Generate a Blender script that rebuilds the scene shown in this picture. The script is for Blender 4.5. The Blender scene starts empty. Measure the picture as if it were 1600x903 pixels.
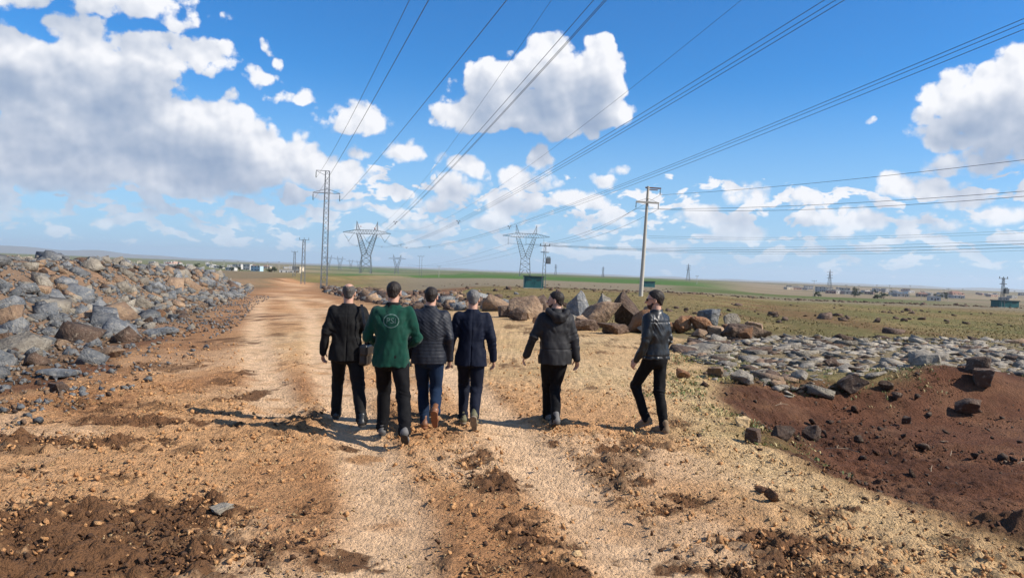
import bpy, bmesh, math, random
import numpy as np
from mathutils import Vector, Matrix

# ------------------------------------------------------------------ camera, sky, sun, exposure
SC = bpy.context.scene
COL = SC.collection
F, CX, CY, EYE = 1200.0, 800.0, 451.5, 1.95          # focal length and centre of the 1600 x 903 photograph
ROLL, PITCH = math.radians(2.2), math.atan(26 / F)
SUN_AZ, SUN_EL = math.radians(101.8), math.radians(38.5)
SKY_STRENGTH, SUN_STRENGTH, EXPOSURE = 0.072, 5.0, 0.55

cam_data = bpy.data.cameras.new('camera')
cam = bpy.data.objects.new('camera', cam_data); COL.objects.link(cam)
cam_data.sensor_width = 36.0; cam_data.lens = 36.0 * F / 1600.0
cam_data.clip_start = 0.1; cam_data.clip_end = 60000.0
cam.location = (0, 0, EYE)
cam.rotation_euler = (Matrix.Rotation(math.pi / 2 - PITCH, 3, 'X') @ Matrix.Rotation(ROLL, 3, 'Z')).to_euler()
SC.camera = cam
SC.view_settings.view_transform = 'Standard'; SC.view_settings.look = 'None'
SC.view_settings.gamma = 1.0; SC.view_settings.use_curve_mapping = False
SC.view_settings.exposure = EXPOSURE
SC.render.engine = 'CYCLES'
SC.cycles.max_bounces = 5; SC.cycles.diffuse_bounces = 2; SC.cycles.glossy_bounces = 2
SC.cycles.transparent_max_bounces = 6; SC.cycles.volume_bounces = 0

def ray(px, py):
    u = (px - CX) / F; v = (CY - py) / F
    c, s = math.cos(ROLL), math.sin(ROLL)
    u2, v2 = u * c - v * s, v * c + u * s
    d = np.array([u2, math.cos(PITCH) + v2 * math.sin(PITCH), -math.sin(PITCH) + v2 * math.cos(PITCH)])
    return d / np.linalg.norm(d)

def spot(px, py, z=0.0):                               # where the ground (at height z) shows at this pixel
    d = ray(px, py); t = (z - EYE) / d[2]
    return d[0] * t, d[1] * t

def along(px, dist):                                   # ground position at a given depth (y) under a pixel column at horizon level
    d = ray(px, 425.5 + (px - 800) * 0.0384)
    return d[0] / d[1] * dist, dist

sun_dir = Vector((math.sin(SUN_AZ) * math.cos(SUN_EL), math.cos(SUN_AZ) * math.cos(SUN_EL), math.sin(SUN_EL)))
sun_data = bpy.data.lights.new('sun', 'SUN'); sun_data.energy = SUN_STRENGTH; sun_data.angle = math.radians(0.5)
sun_data.color = (1.0, 0.93, 0.83)
sun = bpy.data.objects.new('sun', sun_data); COL.objects.link(sun)
sun.rotation_euler = (-sun_dir).to_track_quat('-Z', 'Y').to_euler(); sun.location = (60, -20, 60)

world = bpy.data.worlds.new('World'); SC.world = world; world.use_nodes = True
WT = world.node_tree; WT.nodes.clear()

class NT:                                              # short-hand for building node trees
    def __init__(s, tree): s.t = tree
    def n(s, typ, **kw):
        nd = s.t.nodes.new(typ)
        for k, v in kw.items(): setattr(nd, k, v)
        return nd
    def put(s, sock, v):
        if isinstance(v, bpy.types.NodeSocket): s.t.links.new(v, sock)
        elif v is not None: sock.default_value = v
    def math(s, op, a, b=None, c=None, clamp=False):
        nd = s.n('ShaderNodeMath', operation=op, use_clamp=clamp)
        for i, v in enumerate((a, b, c)): s.put(nd.inputs[i], v)
        return nd.outputs[0]
    def vec(s, op, a, b=None, scale=None):
        nd = s.n('ShaderNodeVectorMath', operation=op)
        s.put(nd.inputs[0], a); s.put(nd.inputs[1], b)
        if scale is not None: s.put(nd.inputs['Scale'], scale)
        return nd.outputs['Value'] if op in ('DOT_PRODUCT', 'LENGTH') else nd.outputs[0]
    def noise(s, v, scale, detail=4, rough=0.55, dist=0.0, color=False, dim='3D'):
        nd = s.n('ShaderNodeTexNoise', noise_dimensions=dim)
        s.put(nd.inputs['Vector'], v); s.put(nd.inputs['Scale'], scale); nd.inputs['Detail'].default_value = detail
        nd.inputs['Roughness'].default_value = rough; nd.inputs['Distortion'].default_value = dist
        return nd.outputs[1] if color else nd.outputs[0]
    def voro(s, v, scale, detail=0, out='Distance', feature='F1', rough=0.5, dim='3D'):
        nd = s.n('ShaderNodeTexVoronoi', feature=feature, voronoi_dimensions=dim)
        s.put(nd.inputs['Vector'], v); s.put(nd.inputs['Scale'], scale)
        if detail: nd.inputs['Detail'].default_value = detail; nd.inputs['Roughness'].default_value = rough
        return nd.outputs[out]
    def ramp(s, v, a, b, lo=0.0, hi=1.0, smooth=True):
        nd = s.n('ShaderNodeMapRange', interpolation_type='SMOOTHSTEP' if smooth else 'LINEAR')
        s.put(nd.inputs[0], v)
        for i, q in enumerate((a, b, lo, hi)): s.put(nd.inputs[i + 1], q)
        return nd.outputs[0]
    def mix(s, f, a, b, blend='MIX'):
        nd = s.n('ShaderNodeMix', data_type='RGBA', blend_type=blend)
        s.put(nd.inputs[0], f); s.put(nd.inputs[6], a if not isinstance(a, tuple) else (*a[:3], 1)); s.put(nd.inputs[7], b if not isinstance(b, tuple) else (*b[:3], 1))
        return nd.outputs[2]

# cumulus: (pixel x, pixel y, half width, half height above, half height below) of the puffs that make up the clouds
PUFFS = [
 # the great bank on the left
 (20, 95, 110, 62, 60), (120, 90, 80, 55, 70), (195, 120, 85, 62, 70), (90, 165, 200, 50, 70), (250, 190, 120, 60, 60),
 (330, 215, 95, 60, 70), (400, 250, 95, 50, 45), (470, 262, 70, 36, 30), (530, 275, 50, 28, 20), (60, 225, 260, 50, 80), (230, 262, 230, 40, 40),
 (300, 100, 85, 36, 26), (370, 122, 50, 16, 12), (235, 78, 60, 22, 18),
 # dark sheet at the upper left
 (120, -4, 190, 36, 34), (260, -2, 70, 22, 18),
 # the big one in the middle
 (860, 110, 58, 52, 60), (930, 130, 58, 62, 70), (780, 120, 62, 45, 60), (730, 165, 62, 45, 45), (830, 175, 130, 55, 42), (930, 185, 60, 40, 28),
 # smaller ones
 (555, 192, 62, 34, 22), (590, 186, 34, 24, 24), (515, 198, 34, 16, 14), (640, 240, 36, 26, 18), (568, 241, 26, 12, 9), (455, 160, 34, 18, 14),
 (402, 70, 14, 16, 20), (425, 95, 12, 12, 12), (350, 32, 10, 12, 12), (575, 274, 20, 10, 8),
 (735, 270, 32, 26, 22), (720, 295, 50, 22, 16), (702, 250, 14, 18, 16), (840, 255, 26, 28, 30), (825, 285, 50, 24, 18), (945, 285, 26, 17, 12), (972, 262, 17, 8, 7),
 (675, 320, 44, 20, 16), (800, 318, 60, 18, 16), (905, 315, 62, 22, 14), (960, 345, 46, 14, 14), (760, 345, 50, 18, 14),
 # right hand side
 (1545, 150, 95, 66, 40), (1590, 190, 90, 60, 60), (1500, 215, 75, 30, 22), (1560, 245, 100, 30, 28), (1460, 190, 36, 22, 14),
 (1395, 272, 28, 24, 18), (1440, 290, 62, 24, 22), (1500, 312, 46, 18, 16), (1160, 308, 42, 24, 22), (1250, 315, 44, 20, 20), (1290, 345, 44, 18, 18),
 (1350, 345, 40, 22, 16), (1090, 342, 50, 18, 16), (1150, 362, 56, 18, 18), (1300, 365, 50, 12, 12), (1560, 335, 56, 22, 18), (1480, 350, 50, 14, 14), (1420, 335, 30, 12, 10),
 (1305, 197, 10, 6, 5), (1350, 192, 8, 4, 4), (1590, 8, 16, 8, 8),
 # low rows toward the horizon
 (260, 325, 60, 10, 8), (370, 338, 34, 14, 9), (165, 350, 22, 10, 9), (465, 345, 28, 12, 9), (540, 320, 50, 16, 12), (600, 335, 40, 14, 10),
 (300, 350, 40, 9, 7), (60, 335, 60, 12, 10), (660, 352, 40, 10, 9), (850, 360, 50, 9, 8), (430, 300, 24, 10, 8), (1040, 380, 30, 7, 6), (940, 372, 40, 8, 7),
]

def puff_coord(T, v):                                  # direction flattened to degrees round and up
    sp = T.n('ShaderNodeSeparateXYZ'); T.put(sp.inputs[0], v)
    cb = T.n('ShaderNodeCombineXYZ')
    T.put(cb.inputs[0], T.math('MULTIPLY', T.math('ARCTAN2', sp.outputs[0], sp.outputs[1]), 57.2958)); T.put(cb.inputs[1], T.math('MULTIPLY', sp.outputs[2], 62.0))
    return cb.outputs[0]
def cloud_group(name, detail):
    """depth of cloud (in degrees) in a direction: a union of puffs, with billows when detail is set"""
    g = bpy.data.node_groups.new(name, 'ShaderNodeTree')
    g.interface.new_socket('Vector', in_out='INPUT', socket_type='NodeSocketVector')
    g.interface.new_socket('Depth', in_out='OUTPUT', socket_type='NodeSocketFloat')
    T = NT(g)
    gi, go = T.n('NodeGroupInput'), T.n('NodeGroupOutput')
    d = gi.outputs[0]
    sep0 = T.n('ShaderNodeSeparateXYZ'); T.put(sep0.inputs[0], d)
    amp = T.ramp(sep0.outputs[2], 0.02, 0.22, 0.32, 1.0, smooth=False)
    n1 = T.vec('SUBTRACT', T.noise(d, 11.0, 3, 0.55, color=True), (0.5, 0.5, 0.5))     # uneven outline: shift the look-up point by noise
    d2 = T.vec('ADD', d, T.vec('SCALE', n1, scale=T.math('MULTIPLY', amp, 0.085)))
    sep = T.n('ShaderNodeSeparateXYZ'); T.put(sep.inputs[0], d2)
    az = T.math('MULTIPLY', T.math('ARCTAN2', sep.outputs[0], sep.outputs[1]), 57.2958)
    el = T.math('MULTIPLY', T.math('ARCSINE', sep.outputs[2]), 57.2958)
    acc = None
    for i, (px, py, w, up, dn) in enumerate(PUFFS if detail else [p for p in PUFFS if p[3] >= 18]):
        if i % 8 == 0:                                 # tie the look-up point to the running value now and then, so the puffs are worked out in turn
            cb = T.n('ShaderNodeCombineXYZ'); T.put(cb.inputs[0], az); T.put(cb.inputs[1], el)
            T.put(cb.inputs[2], el if acc is None else T.math('MULTIPLY_ADD', acc, 1e-7, el))
        r = ray(px, py); a0 = math.degrees(math.atan2(r[0], r[1])); e0 = math.degrees(math.asin(r[2]))
        k = math.degrees(1 / F) * (1 / (1 + ((px - CX) / F) ** 2)) ** 0.5
        rw, ru, rd = w * k, up * k, dn * k
        nd = T.n('ShaderNodeVectorMath', operation='MULTIPLY_ADD'); T.put(nd.inputs[0], cb.outputs[0])
        nd.inputs[1].default_value = (1 / rw, 1 / ru, -1 / rd); nd.inputs[2].default_value = (-a0 / rw, -e0 / ru, e0 / rd)
        q = T.vec('MAXIMUM', nd.outputs[0], (-1e6, 0.0, 0.0))
        m = max(min(rw, ru) * 0.75, 0.3)
        f = T.math('MULTIPLY_ADD', T.vec('DOT_PRODUCT', q, q), -m, m)
        acc = f if acc is None else T.math('MAXIMUM', acc, f) if detail else T.math('SMOOTH_MAX', acc, f, 0.6)
    # scattered fair-weather cumulus everywhere else round the sky
    pl = T.n('ShaderNodeCombineXYZ'); zz = T.math('ADD', T.math('MAXIMUM', sep.outputs[2], 0.0), 0.07)
    T.put(pl.inputs[0], T.math('DIVIDE', sep.outputs[0], zz)); T.put(pl.inputs[1], T.math('DIVIDE', sep.outputs[1], zz))
    gen = T.math('MULTIPLY', T.math('SUBTRACT', T.noise(pl.outputs[0], 0.8, 2, 0.5), 0.56), 22.0)
    outside = T.math('MAXIMUM', T.ramp(T.math('ABSOLUTE', az), 34.0, 46.0), T.ramp(el, 21.0, 30.0))
    acc = T.math('SMOOTH_MAX', acc, T.math('ADD', gen, T.math('MULTIPLY_ADD', outside, 9.0, -9.0)), 0.3)
    if detail:                                         # rows of small cumulus far off, low all round the horizon
        lc = T.vec('MULTIPLY', puff_coord(T, d2), (0.46, 0.95, 1.0))
        low = T.math('MULTIPLY', T.math('SUBTRACT', T.noise(lc, 1.0, 3, 0.55, dim='2D'), 0.475), 6.0)
        low = T.math('SUBTRACT', low, T.math('MULTIPLY', T.math('MAXIMUM', T.math('SUBTRACT', el, 6.3), 0.0), 1.1))
        low = T.math('SUBTRACT', low, T.math('MULTIPLY', T.math('MAXIMUM', T.math('SUBTRACT', 1.6, el), 0.0), 1.2))
        acc = T.math('MAXIMUM', acc, low)
        bil = T.math('SUBTRACT', 0.62, T.voro(puff_coord(T, d), 0.42, 2, rough=0.55, dim='2D'))
        fb = T.math('SUBTRACT', T.noise(d, 24.0, 8, 0.68), 0.47)
        acc = T.math('ADD', acc, T.math('MULTIPLY', amp, T.math('MULTIPLY_ADD', bil, CLOUD_BILLOW, T.math('MULTIPLY', fb, CLOUD_FRAY))))
    T.put(go.inputs[0], acc)
    return g
CLOUD_BILLOW, CLOUD_FRAY = 1.2, 2.6

def build_world():
    T = NT(WT)
    tc = T.n('ShaderNodeTexCoord'); gen = tc.outputs['Generated']
    sky = T.n('ShaderNodeTexSky', sky_type='NISHITA', sun_disc=False, sun_elevation=SUN_EL, sun_rotation=SUN_AZ)
    sky.altitude = 500.0; sky.air_density = 1.0; sky.dust_density = 0.0; sky.ozone_density = 2.0
    hs = T.n('ShaderNodeHueSaturation'); hs.inputs['Saturation'].default_value = 1.22; T.put(hs.inputs['Color'], sky.outputs[0])
    blue = T.mix(1.0, hs.outputs[0], (0.44, 1.08, 1.50), 'MULTIPLY')
    spz = T.n('ShaderNodeSeparateXYZ'); T.put(spz.inputs[0], gen)
    blue = T.mix(T.ramp(spz.outputs[2], 0.26, -0.02, 0.0, 0.9), blue, (4.1, 5.9, 8.3))            # pale blue haze low down, all round
    bg = T.n('ShaderNodeBackground'); T.put(bg.inputs[0], blue); bg.inputs[1].default_value = SKY_STRENGTH
    ga, gb = cloud_group('cumulus', True), cloud_group('cumulus_above', False)
    def D(g, v):
        nd = T.n('ShaderNodeGroup'); nd.node_tree = g; T.put(nd.inputs[0], v); return nd.outputs[0]
    d0 = D(ga, gen)
    d2 = D(gb, T.vec('ADD', gen, (0.010, 0.0, 0.036)))      # how much cloud stands between here and the sun
    sunward = T.vec('ADD', gen, (0.006, 0.0, 0.008))
    def lumps(v): return T.math('SUBTRACT', T.noise(v, 30.0, 3, 0.6), T.voro(puff_coord(T, v), 0.42, 2, rough=0.55, dim='2D'))
    relief = T.math('SUBTRACT', lumps(sunward), lumps(gen))
    alpha = T.ramp(d0, -0.06, 0.48)
    soft = T.math('MULTIPLY_ADD', T.math('SUBTRACT', T.noise(gen, 16.0, 4, 0.6), 0.5), 1.7, d2)
    broad = T.ramp(soft, 3.3, -1.2, 0.0, 1.0)
    lit = T.math('ADD', broad, T.math('MULTIPLY', T.math('MULTIPLY_ADD', broad, 0.42, 0.03), T.math('MULTIPLY', relief, -1.0)), clamp=True)
    col = T.mix(lit, (0.155, 0.23, 0.36), (0.67, 0.675, 0.70))
    bc = T.n('ShaderNodeBackground'); T.put(bc.inputs[0], col); bc.inputs[1].default_value = 1.0
    sp = T.n('ShaderNodeSeparateXYZ'); T.put(sp.inputs[0], gen)
    fade = T.ramp(sp.outputs[2], 0.0, 0.10, 0.42, 1.0)         # low clouds are seen through more air
    mx = T.n('ShaderNodeMixShader'); T.put(mx.inputs[0], T.math('MULTIPLY', alpha, fade)); T.put(mx.inputs[1], bg.outputs[0]); T.put(mx.inputs[2], bc.outputs[0])
    out = T.n('ShaderNodeOutputWorld'); T.put(out.inputs[0], mx.outputs[0])
    world.cycles.sampling_method = 'MANUAL'; world.cycles.sample_map_resolution = 512
build_world()

# ------------------------------------------------------------------ helpers
RNG = np.random.default_rng(11)
def smooth(a, b, x):
    t = np.clip((x - a) / (b - a), 0, 1); return t * t * (3 - 2 * t)
def _hash(ix, iy, iz, seed):
    h = (ix.astype(np.int64) * 374761393 + iy.astype(np.int64) * 668265263 + iz.astype(np.int64) * 2147483647 + seed * 974634777) & 0xffffffff
    h = ((h ^ (h >> 13)) * 1274126177) & 0xffffffff
    return ((h ^ (h >> 16)) & 0xffff).astype(np.float32) / 65535.0
def vnoise2(x, y, seed=0):
    ix, iy = np.floor(x), np.floor(y); fx, fy = (x - ix), (y - iy)
    fx = fx * fx * (3 - 2 * fx); fy = fy * fy * (3 - 2 * fy)
    ix = ix.astype(np.int64); iy = iy.astype(np.int64); z = np.zeros_like(ix)
    a, b = _hash(ix, iy, z, seed), _hash(ix + 1, iy, z, seed); c, d = _hash(ix, iy + 1, z, seed), _hash(ix + 1, iy + 1, z, seed)
    return (a + (b - a) * fx) * (1 - fy) + (c + (d - c) * fx) * fy
def fbm2(x, y, octaves=4, seed=0, gain=0.5):
    s = 0; a = 1.0; t = 0
    for i in range(octaves):
        s = s + a * vnoise2(x * 2 ** i + 17.3 * i, y * 2 ** i - 9.1 * i, seed + i); t += a; a *= gain
    return s / t
def vnoise3(p, seed=0):
    i = np.floor(p); f = p - i; f = f * f * (3 - 2 * f); i = i.astype(np.int64); r = 0
    for dx in (0, 1):
        for dy in (0, 1):
            for dz in (0, 1):
                w = (f[..., 0] if dx else 1 - f[..., 0]) * (f[..., 1] if dy else 1 - f[..., 1]) * (f[..., 2] if dz else 1 - f[..., 2])
                r = r + w * _hash(i[..., 0] + dx, i[..., 1] + dy, i[..., 2] + dz, seed)
    return r

def mesh_data(name, verts, faces, mat=None, smooth_shade=False):
    me = bpy.data.meshes.new(name)
    verts = np.asarray(verts, np.float32)
    if isinstance(faces, np.ndarray):
        n, k = faces.shape
        me.vertices.add(len(verts)); me.vertices.foreach_set('co', verts.ravel())
        me.loops.add(n * k); me.loops.foreach_set('vertex_index', faces.astype(np.int32).ravel())
        me.polygons.add(n); me.polygons.foreach_set('loop_start', np.arange(0, n * k, k, dtype=np.int32))
        me.update(calc_edges=True); me.validate()
    else:
        me.from_pydata(verts.tolist(), [], faces)
    if smooth_shade: me.polygons.foreach_set('use_smooth', np.ones(len(me.polygons), bool))
    if mat: me.materials.append(mat)
    return me
def link(name, data, parent=None, loc=(0, 0, 0), rot=(0, 0, 0), scale=(1, 1, 1)):
    o = bpy.data.objects.new(name, data); COL.objects.link(o)
    o.parent = parent; o.location = loc; o.rotation_euler = rot; o.scale = scale
    return o
def tag(o, label=None, cat=None, group=None, kind=None):
    if label: o['label'] = label
    if cat: o['category'] = cat
    if group: o['group'] = group
    if kind: o['kind'] = kind
    return o
def point_colour(me, name, rgb):
    a = me.attributes.new(name, 'FLOAT_COLOR', 'POINT')
    c = np.ones((len(rgb), 4), np.float32); c[:, :3] = rgb; a.data.foreach_set('color', c.ravel())
class MB:                                              # collects boxes, bars and tubes for one mesh
    def __init__(s): s.v = []; s.f = []
    def add(s, v, f):
        b = len(s.v); s.v += [tuple(q) for q in v]; s.f += [tuple(i + b for i in q) for q in f]
    def box(s, c, h, rz=0.0):
        co, si = math.cos(rz), math.sin(rz); v = []
        for z in (-1, 1):
            for x, y in ((-1, -1), (1, -1), (1, 1), (-1, 1)):
                X, Y = x * h[0], y * h[1]; v.append((c[0] + X * co - Y * si, c[1] + X * si + Y * co, c[2] + z * h[2]))
        s.add(v, [(3, 2, 1, 0), (4, 5, 6, 7), (0, 1, 5, 4), (1, 2, 6, 5), (2, 3, 7, 6), (3, 0, 4, 7)])
    def bar(s, a, b, r, r2=None, n=4):
        a, b = Vector(a), Vector(b); d = (b - a)
        if d.length < 1e-6: return
        d.normalize(); u = d.cross(Vector((0, 0, 1)) if abs(d.z) < 0.95 else Vector((1, 0, 0))).normalized(); w = d.cross(u)
        r2 = r if r2 is None else r2; v = []
        for p, q in ((a, r), (b, r2)):
            for i in range(n):
                t = 2 * math.pi * (i + 0.5) / n; v.append(p + (u * math.cos(t) + w * math.sin(t)) * q)
        f = [(i, (i + 1) % n, n + (i + 1) % n, n + i) for i in range(n)]
        s.add(v, f + [tuple(range(n - 1, -1, -1)), tuple(range(n, 2 * n))])
    def tube(s, pts, r, n=4):
        pts = [Vector(p) for p in pts]; v = []; m = len(pts)
        for i, p in enumerate(pts):
            d = (pts[min(i + 1, m - 1)] - pts[max(i - 1, 0)]).normalized()
            u = d.cross(Vector((0, 0, 1)) if abs(d.z) < 0.95 else Vector((1, 0, 0))).normalized(); w = d.cross(u)
            for k in range(n):
                t = 2 * math.pi * k / n; v.append(p + (u * math.cos(t) + w * math.sin(t)) * r)
        f = [(i * n + k, i * n + (k + 1) % n, (i + 1) * n + (k + 1) % n, (i + 1) * n + k) for i in range(m - 1) for k in range(n)]
        s.add(v, f + [tuple(range(n - 1, -1, -1)), tuple(range((m - 1) * n, m * n))])
    def lathe(s, prof, c=(0, 0, 0), n=10):
        v = [(c[0] + r * math.cos(2 * math.pi * k / n), c[1] + r * math.sin(2 * math.pi * k / n), c[2] + z) for r, z in prof for k in range(n)]
        m = len(prof)
        f = [(i * n + k, i * n + (k + 1) % n, (i + 1) * n + (k + 1) % n, (i + 1) * n + k) for i in range(m - 1) for k in range(n)]
        s.add(v, f + [tuple(range(n - 1, -1, -1)), tuple(range((m - 1) * n, m * n))])
    def build(s, name, mat, parent=None, smooth_shade=False, **kw):
        return link(name, mesh_data(name, s.v, s.f, mat, smooth_shade), parent, **kw)
    def data(s, name, mat): return mesh_data(name, s.v, s.f, mat)
def empty(name, loc=(0, 0, 0), rz=0.0):
    return link(name, None, None, loc, (0, 0, rz))
def copy_tree(o, parent=None):
    c = o.copy(); COL.objects.link(c); c.parent = parent
    for ch in list(o.children): copy_tree(ch, c)
    return c

MATS = {}
def mat(name, color, rough=0.8, metal=0.0, var=0.15, scale=8.0, bump=0.0, bscale=60.0, spec=None, coord='Object'):
    if name in MATS: return MATS[name]
    m = bpy.data.materials.new(name); m.use_nodes = True; T = NT(m.node_tree)
    b = m.node_tree.nodes['Principled BSDF']
    tc = T.n('ShaderNodeTexCoord').outputs[coord]
    n = T.noise(tc, scale, 5, 0.6)
    c = T.mix(n, tuple(q * (1 - var) for q in color), tuple(min(q * (1 + var), 1) for q in color))
    T.put(b.inputs['Base Color'], c); b.inputs['Roughness'].default_value = rough; b.inputs['Metallic'].default_value = metal
    if spec is not None: b.inputs['Specular IOR Level'].default_value = spec
    if bump:
        bn = T.n('ShaderNodeBump'); bn.inputs['Strength'].default_value = bump; bn.inputs['Distance'].default_value = 0.01
        T.put(bn.inputs['Height'], T.noise(tc, bscale, 4, 0.6)); T.put(b.inputs['Normal'], bn.outputs[0])
    MATS[name] = m
    return m

# ------------------------------------------------------------------ the lie of the land
def poly_dist(x, y, poly):                             # signed distance to a polygon, inside positive
    P = np.array(poly, float); d = np.full(np.shape(x), 1e9); inside = np.zeros(np.shape(x), bool)
    for (ax, ay), (bx, by) in zip(P, np.roll(P, -1, 0)):
        ex, ey = bx - ax, by - ay; t = np.clip(((x - ax) * ex + (y - ay) * ey) / (ex * ex + ey * ey), 0, 1)
        d = np.minimum(d, np.hypot(x - ax - t * ex, y - ay - t * ey))
        c = ((ay > y) != (by > y)) & (x < (bx - ax) * (y - ay) / ((by - ay) if abs(by - ay) > 1e-9 else 1e-9) + ax)
        inside ^= c
    return np.where(inside, d, -d)
def line_dist(x, y, pts):
    d = np.full(np.shape(x), 1e9)
    for (ax, ay), (bx, by) in zip(pts[:-1], pts[1:]):
        ex, ey = bx - ax, by - ay; t = np.clip(((x - ax) * ex + (y - ay) * ey) / (ex * ex + ey * ey), 0, 1)
        d = np.minimum(d, np.hypot(x - ax - t * ex, y - ay - t * ey))
    return d

ROAD = [(-7.6, -14), (-7.4, 5), (-6.9, 10.4), (-6.8, 11.8), (-7.9, 15.8), (-10.5, 24.9), (-17, 45), (-29, 87), (-39, 125), (-50, 160),
        (-40, 160), (-29.5, 118), (-21.6, 88), (-12, 60), (-6.1, 46), (-0.3, 36), (3.5, 27.5), (5.4, 24.7), (4.6, 18.9), (3.4, 13.5), (2.95, 9.7), (3.25, 7.75), (3.9, 5.6), (4.7, 3), (5.5, -14)]
PIT = [(3.2, 13.2), (2.95, 9.7), (3.25, 7.75), (3.9, 5.6), (4.7, 3), (5.5, -14), (60, -14), (60, 12), (16, 17.0), (11.0, 17.4), (8.0, 16.2), (5, 15.5)]
def heap_foot(y):                                      # x of the foot of the rubble bank on the left
    return np.interp(y, [-20, 8, 12, 16, 25, 45, 60, 87, 125], [-8.5, -8.0, -8.4, -9.2, -11.6, -17.6, -21.5, -30, -42.5])
def bank_width(y): return np.interp(y, [20, 30, 45, 60, 125], [8.5, 7.2, 5.2, 4.2, 4.0])

def macro(x, y):
    x = np.asarray(x, float); y = np.asarray(y, float)
    d = np.hypot(x, y); az = np.arctan2(x, np.maximum(y, 1e-3)); az = np.where(y < 0, np.where(x < 0, -1.2, 1.2), az)
    wl = smooth(0.0, -0.16, az)
    z = -wl * np.clip(0.0158 * (d - 10), 0, 1.95) - (1 - wl) * (1 - smooth(0.22, 0.36, az)) * 0.9 * smooth(35, 260, d)
    z += -5.0 * wl * smooth(200, 900, d) + 4.5 * wl * smooth(1500, 5000, d)
    wr = smooth(0.22, 0.36, az)
    z += wr * (-0.75 * smooth(30, 120, d) - 6.4 * smooth(128, 560, d) + 6.6 * smooth(900, 4000, d))
    z += (fbm2(x / 90.0, y / 90.0, 3, 5) - 0.5) * 1.6 * smooth(60, 300, d)
    # broken-rock bank on the left
    up = (heap_foot(y) - x)
    crest = np.interp(y, [-20, 15, 24, 34, 46, 62, 90, 120], [0.9, 1.2, 2.15, 2.1, 1.95, 1.85, 1.55, 0.8]) * (0.82 + 0.4 * fbm2(x / 5.0, y / 5.0, 3, 8))
    bw = bank_width(y); z += crest * smooth(0.0, 1.0, up / bw) ** 1.6 * smooth(4.2, 2.0, up / bw)
    # hollow on the right and the soil thrown up behind it
    pd = poly_dist(x, y, PIT)
    z -= 0.55 * smooth(-0.1, 1.9, pd)
    z += 0.36 * np.exp(-((x - 10.2) / 2.6) ** 2 - ((y - 16.3) / 1.0) ** 2) * (.7 + .7 * fbm2(x / .9, y / .9, 3, 25))
    z += 0.62 * np.exp(-((x - 4.95) / 0.62) ** 2 - ((y - 6.35) / 0.55) ** 2)
    # pad of gravel stands a little over its surroundings, the stone field is uneven
    z += 0.10 * (fbm2(x / 1.7, y / 1.7, 3, 21) - 0.5) * smooth(4, 12, d) * smooth(160, 60, d)
    return z
def gz(x, y): return float(macro(np.array([x]), np.array([y]))[0])

# ------------------------------------------------------------------ ground
def px_line(pts): return [spot(*p) for p in pts]
RUTS = [px_line([(560, 960), (590, 903), (612, 800), (590, 740), (548, 650), (512, 580), (497, 520), (486, 480), (455, 450), (430, 441)]),
        px_line([(1110, 960), (1020, 903), (930, 800), (840, 715), (770, 640), (690, 570), (620, 515), (560, 478), (500, 450)]),
        px_line([(430, 640), (408, 560), (402, 500), (404, 465), (412, 446)])]
# (pixel x, y, half width m, half length m, weight): where dark lumps of soil lie on the track
CLODS = [(120, 820, 1.1, .5, 1.1), (250, 800, .5, .5, 1.05), (60, 880, 1.1, .4, 1.1), (200, 870, .8, .4, 1.1), (300, 770, .22, .25, .9),
         (60, 690, 1.4, .34, .95), (230, 662, 1.1, .30, .9), (340, 650, .5, .2, .5), (60, 745, 1.0, .15, .5),
         (740, 715, .26, .5, .75), (800, 760, .30, .4, .8), (850, 830, .32, .35, .8), (700, 680, .22, .3, .5), (880, 890, .3, .25, .7),
         (480, 800, .35, .5, .45), (540, 870, .3, .3, .65), (450, 870, .35, .3, .5), (500, 690, .45, .25, .45), (380, 610, .18, 1.3, .75), (385, 570, .2, 1.2, .7),
         (960, 707, .5, .22, .8), (880, 690, .4, .15, .5), (1080, 790, .7, .4, .6), (1200, 850, .8, .4, .75), (1100, 880, .6, .3, .65), (1300, 890, .7, .3, .6), (1020, 760, .5, .25, .6),
         (1150, 740, .5, .2, .45), (350, 520, 1.5, 2.2, .6), (400, 480, 2.4, 4.5, .55), (300, 560, 1.0, 1.0, .4), (620, 620, .25, 1.2, .25), (1330, 800, .4, .2, .4)]
CLODS = [(*spot(a, b), c, d, w) for a, b, c, d, w in CLODS]

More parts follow.
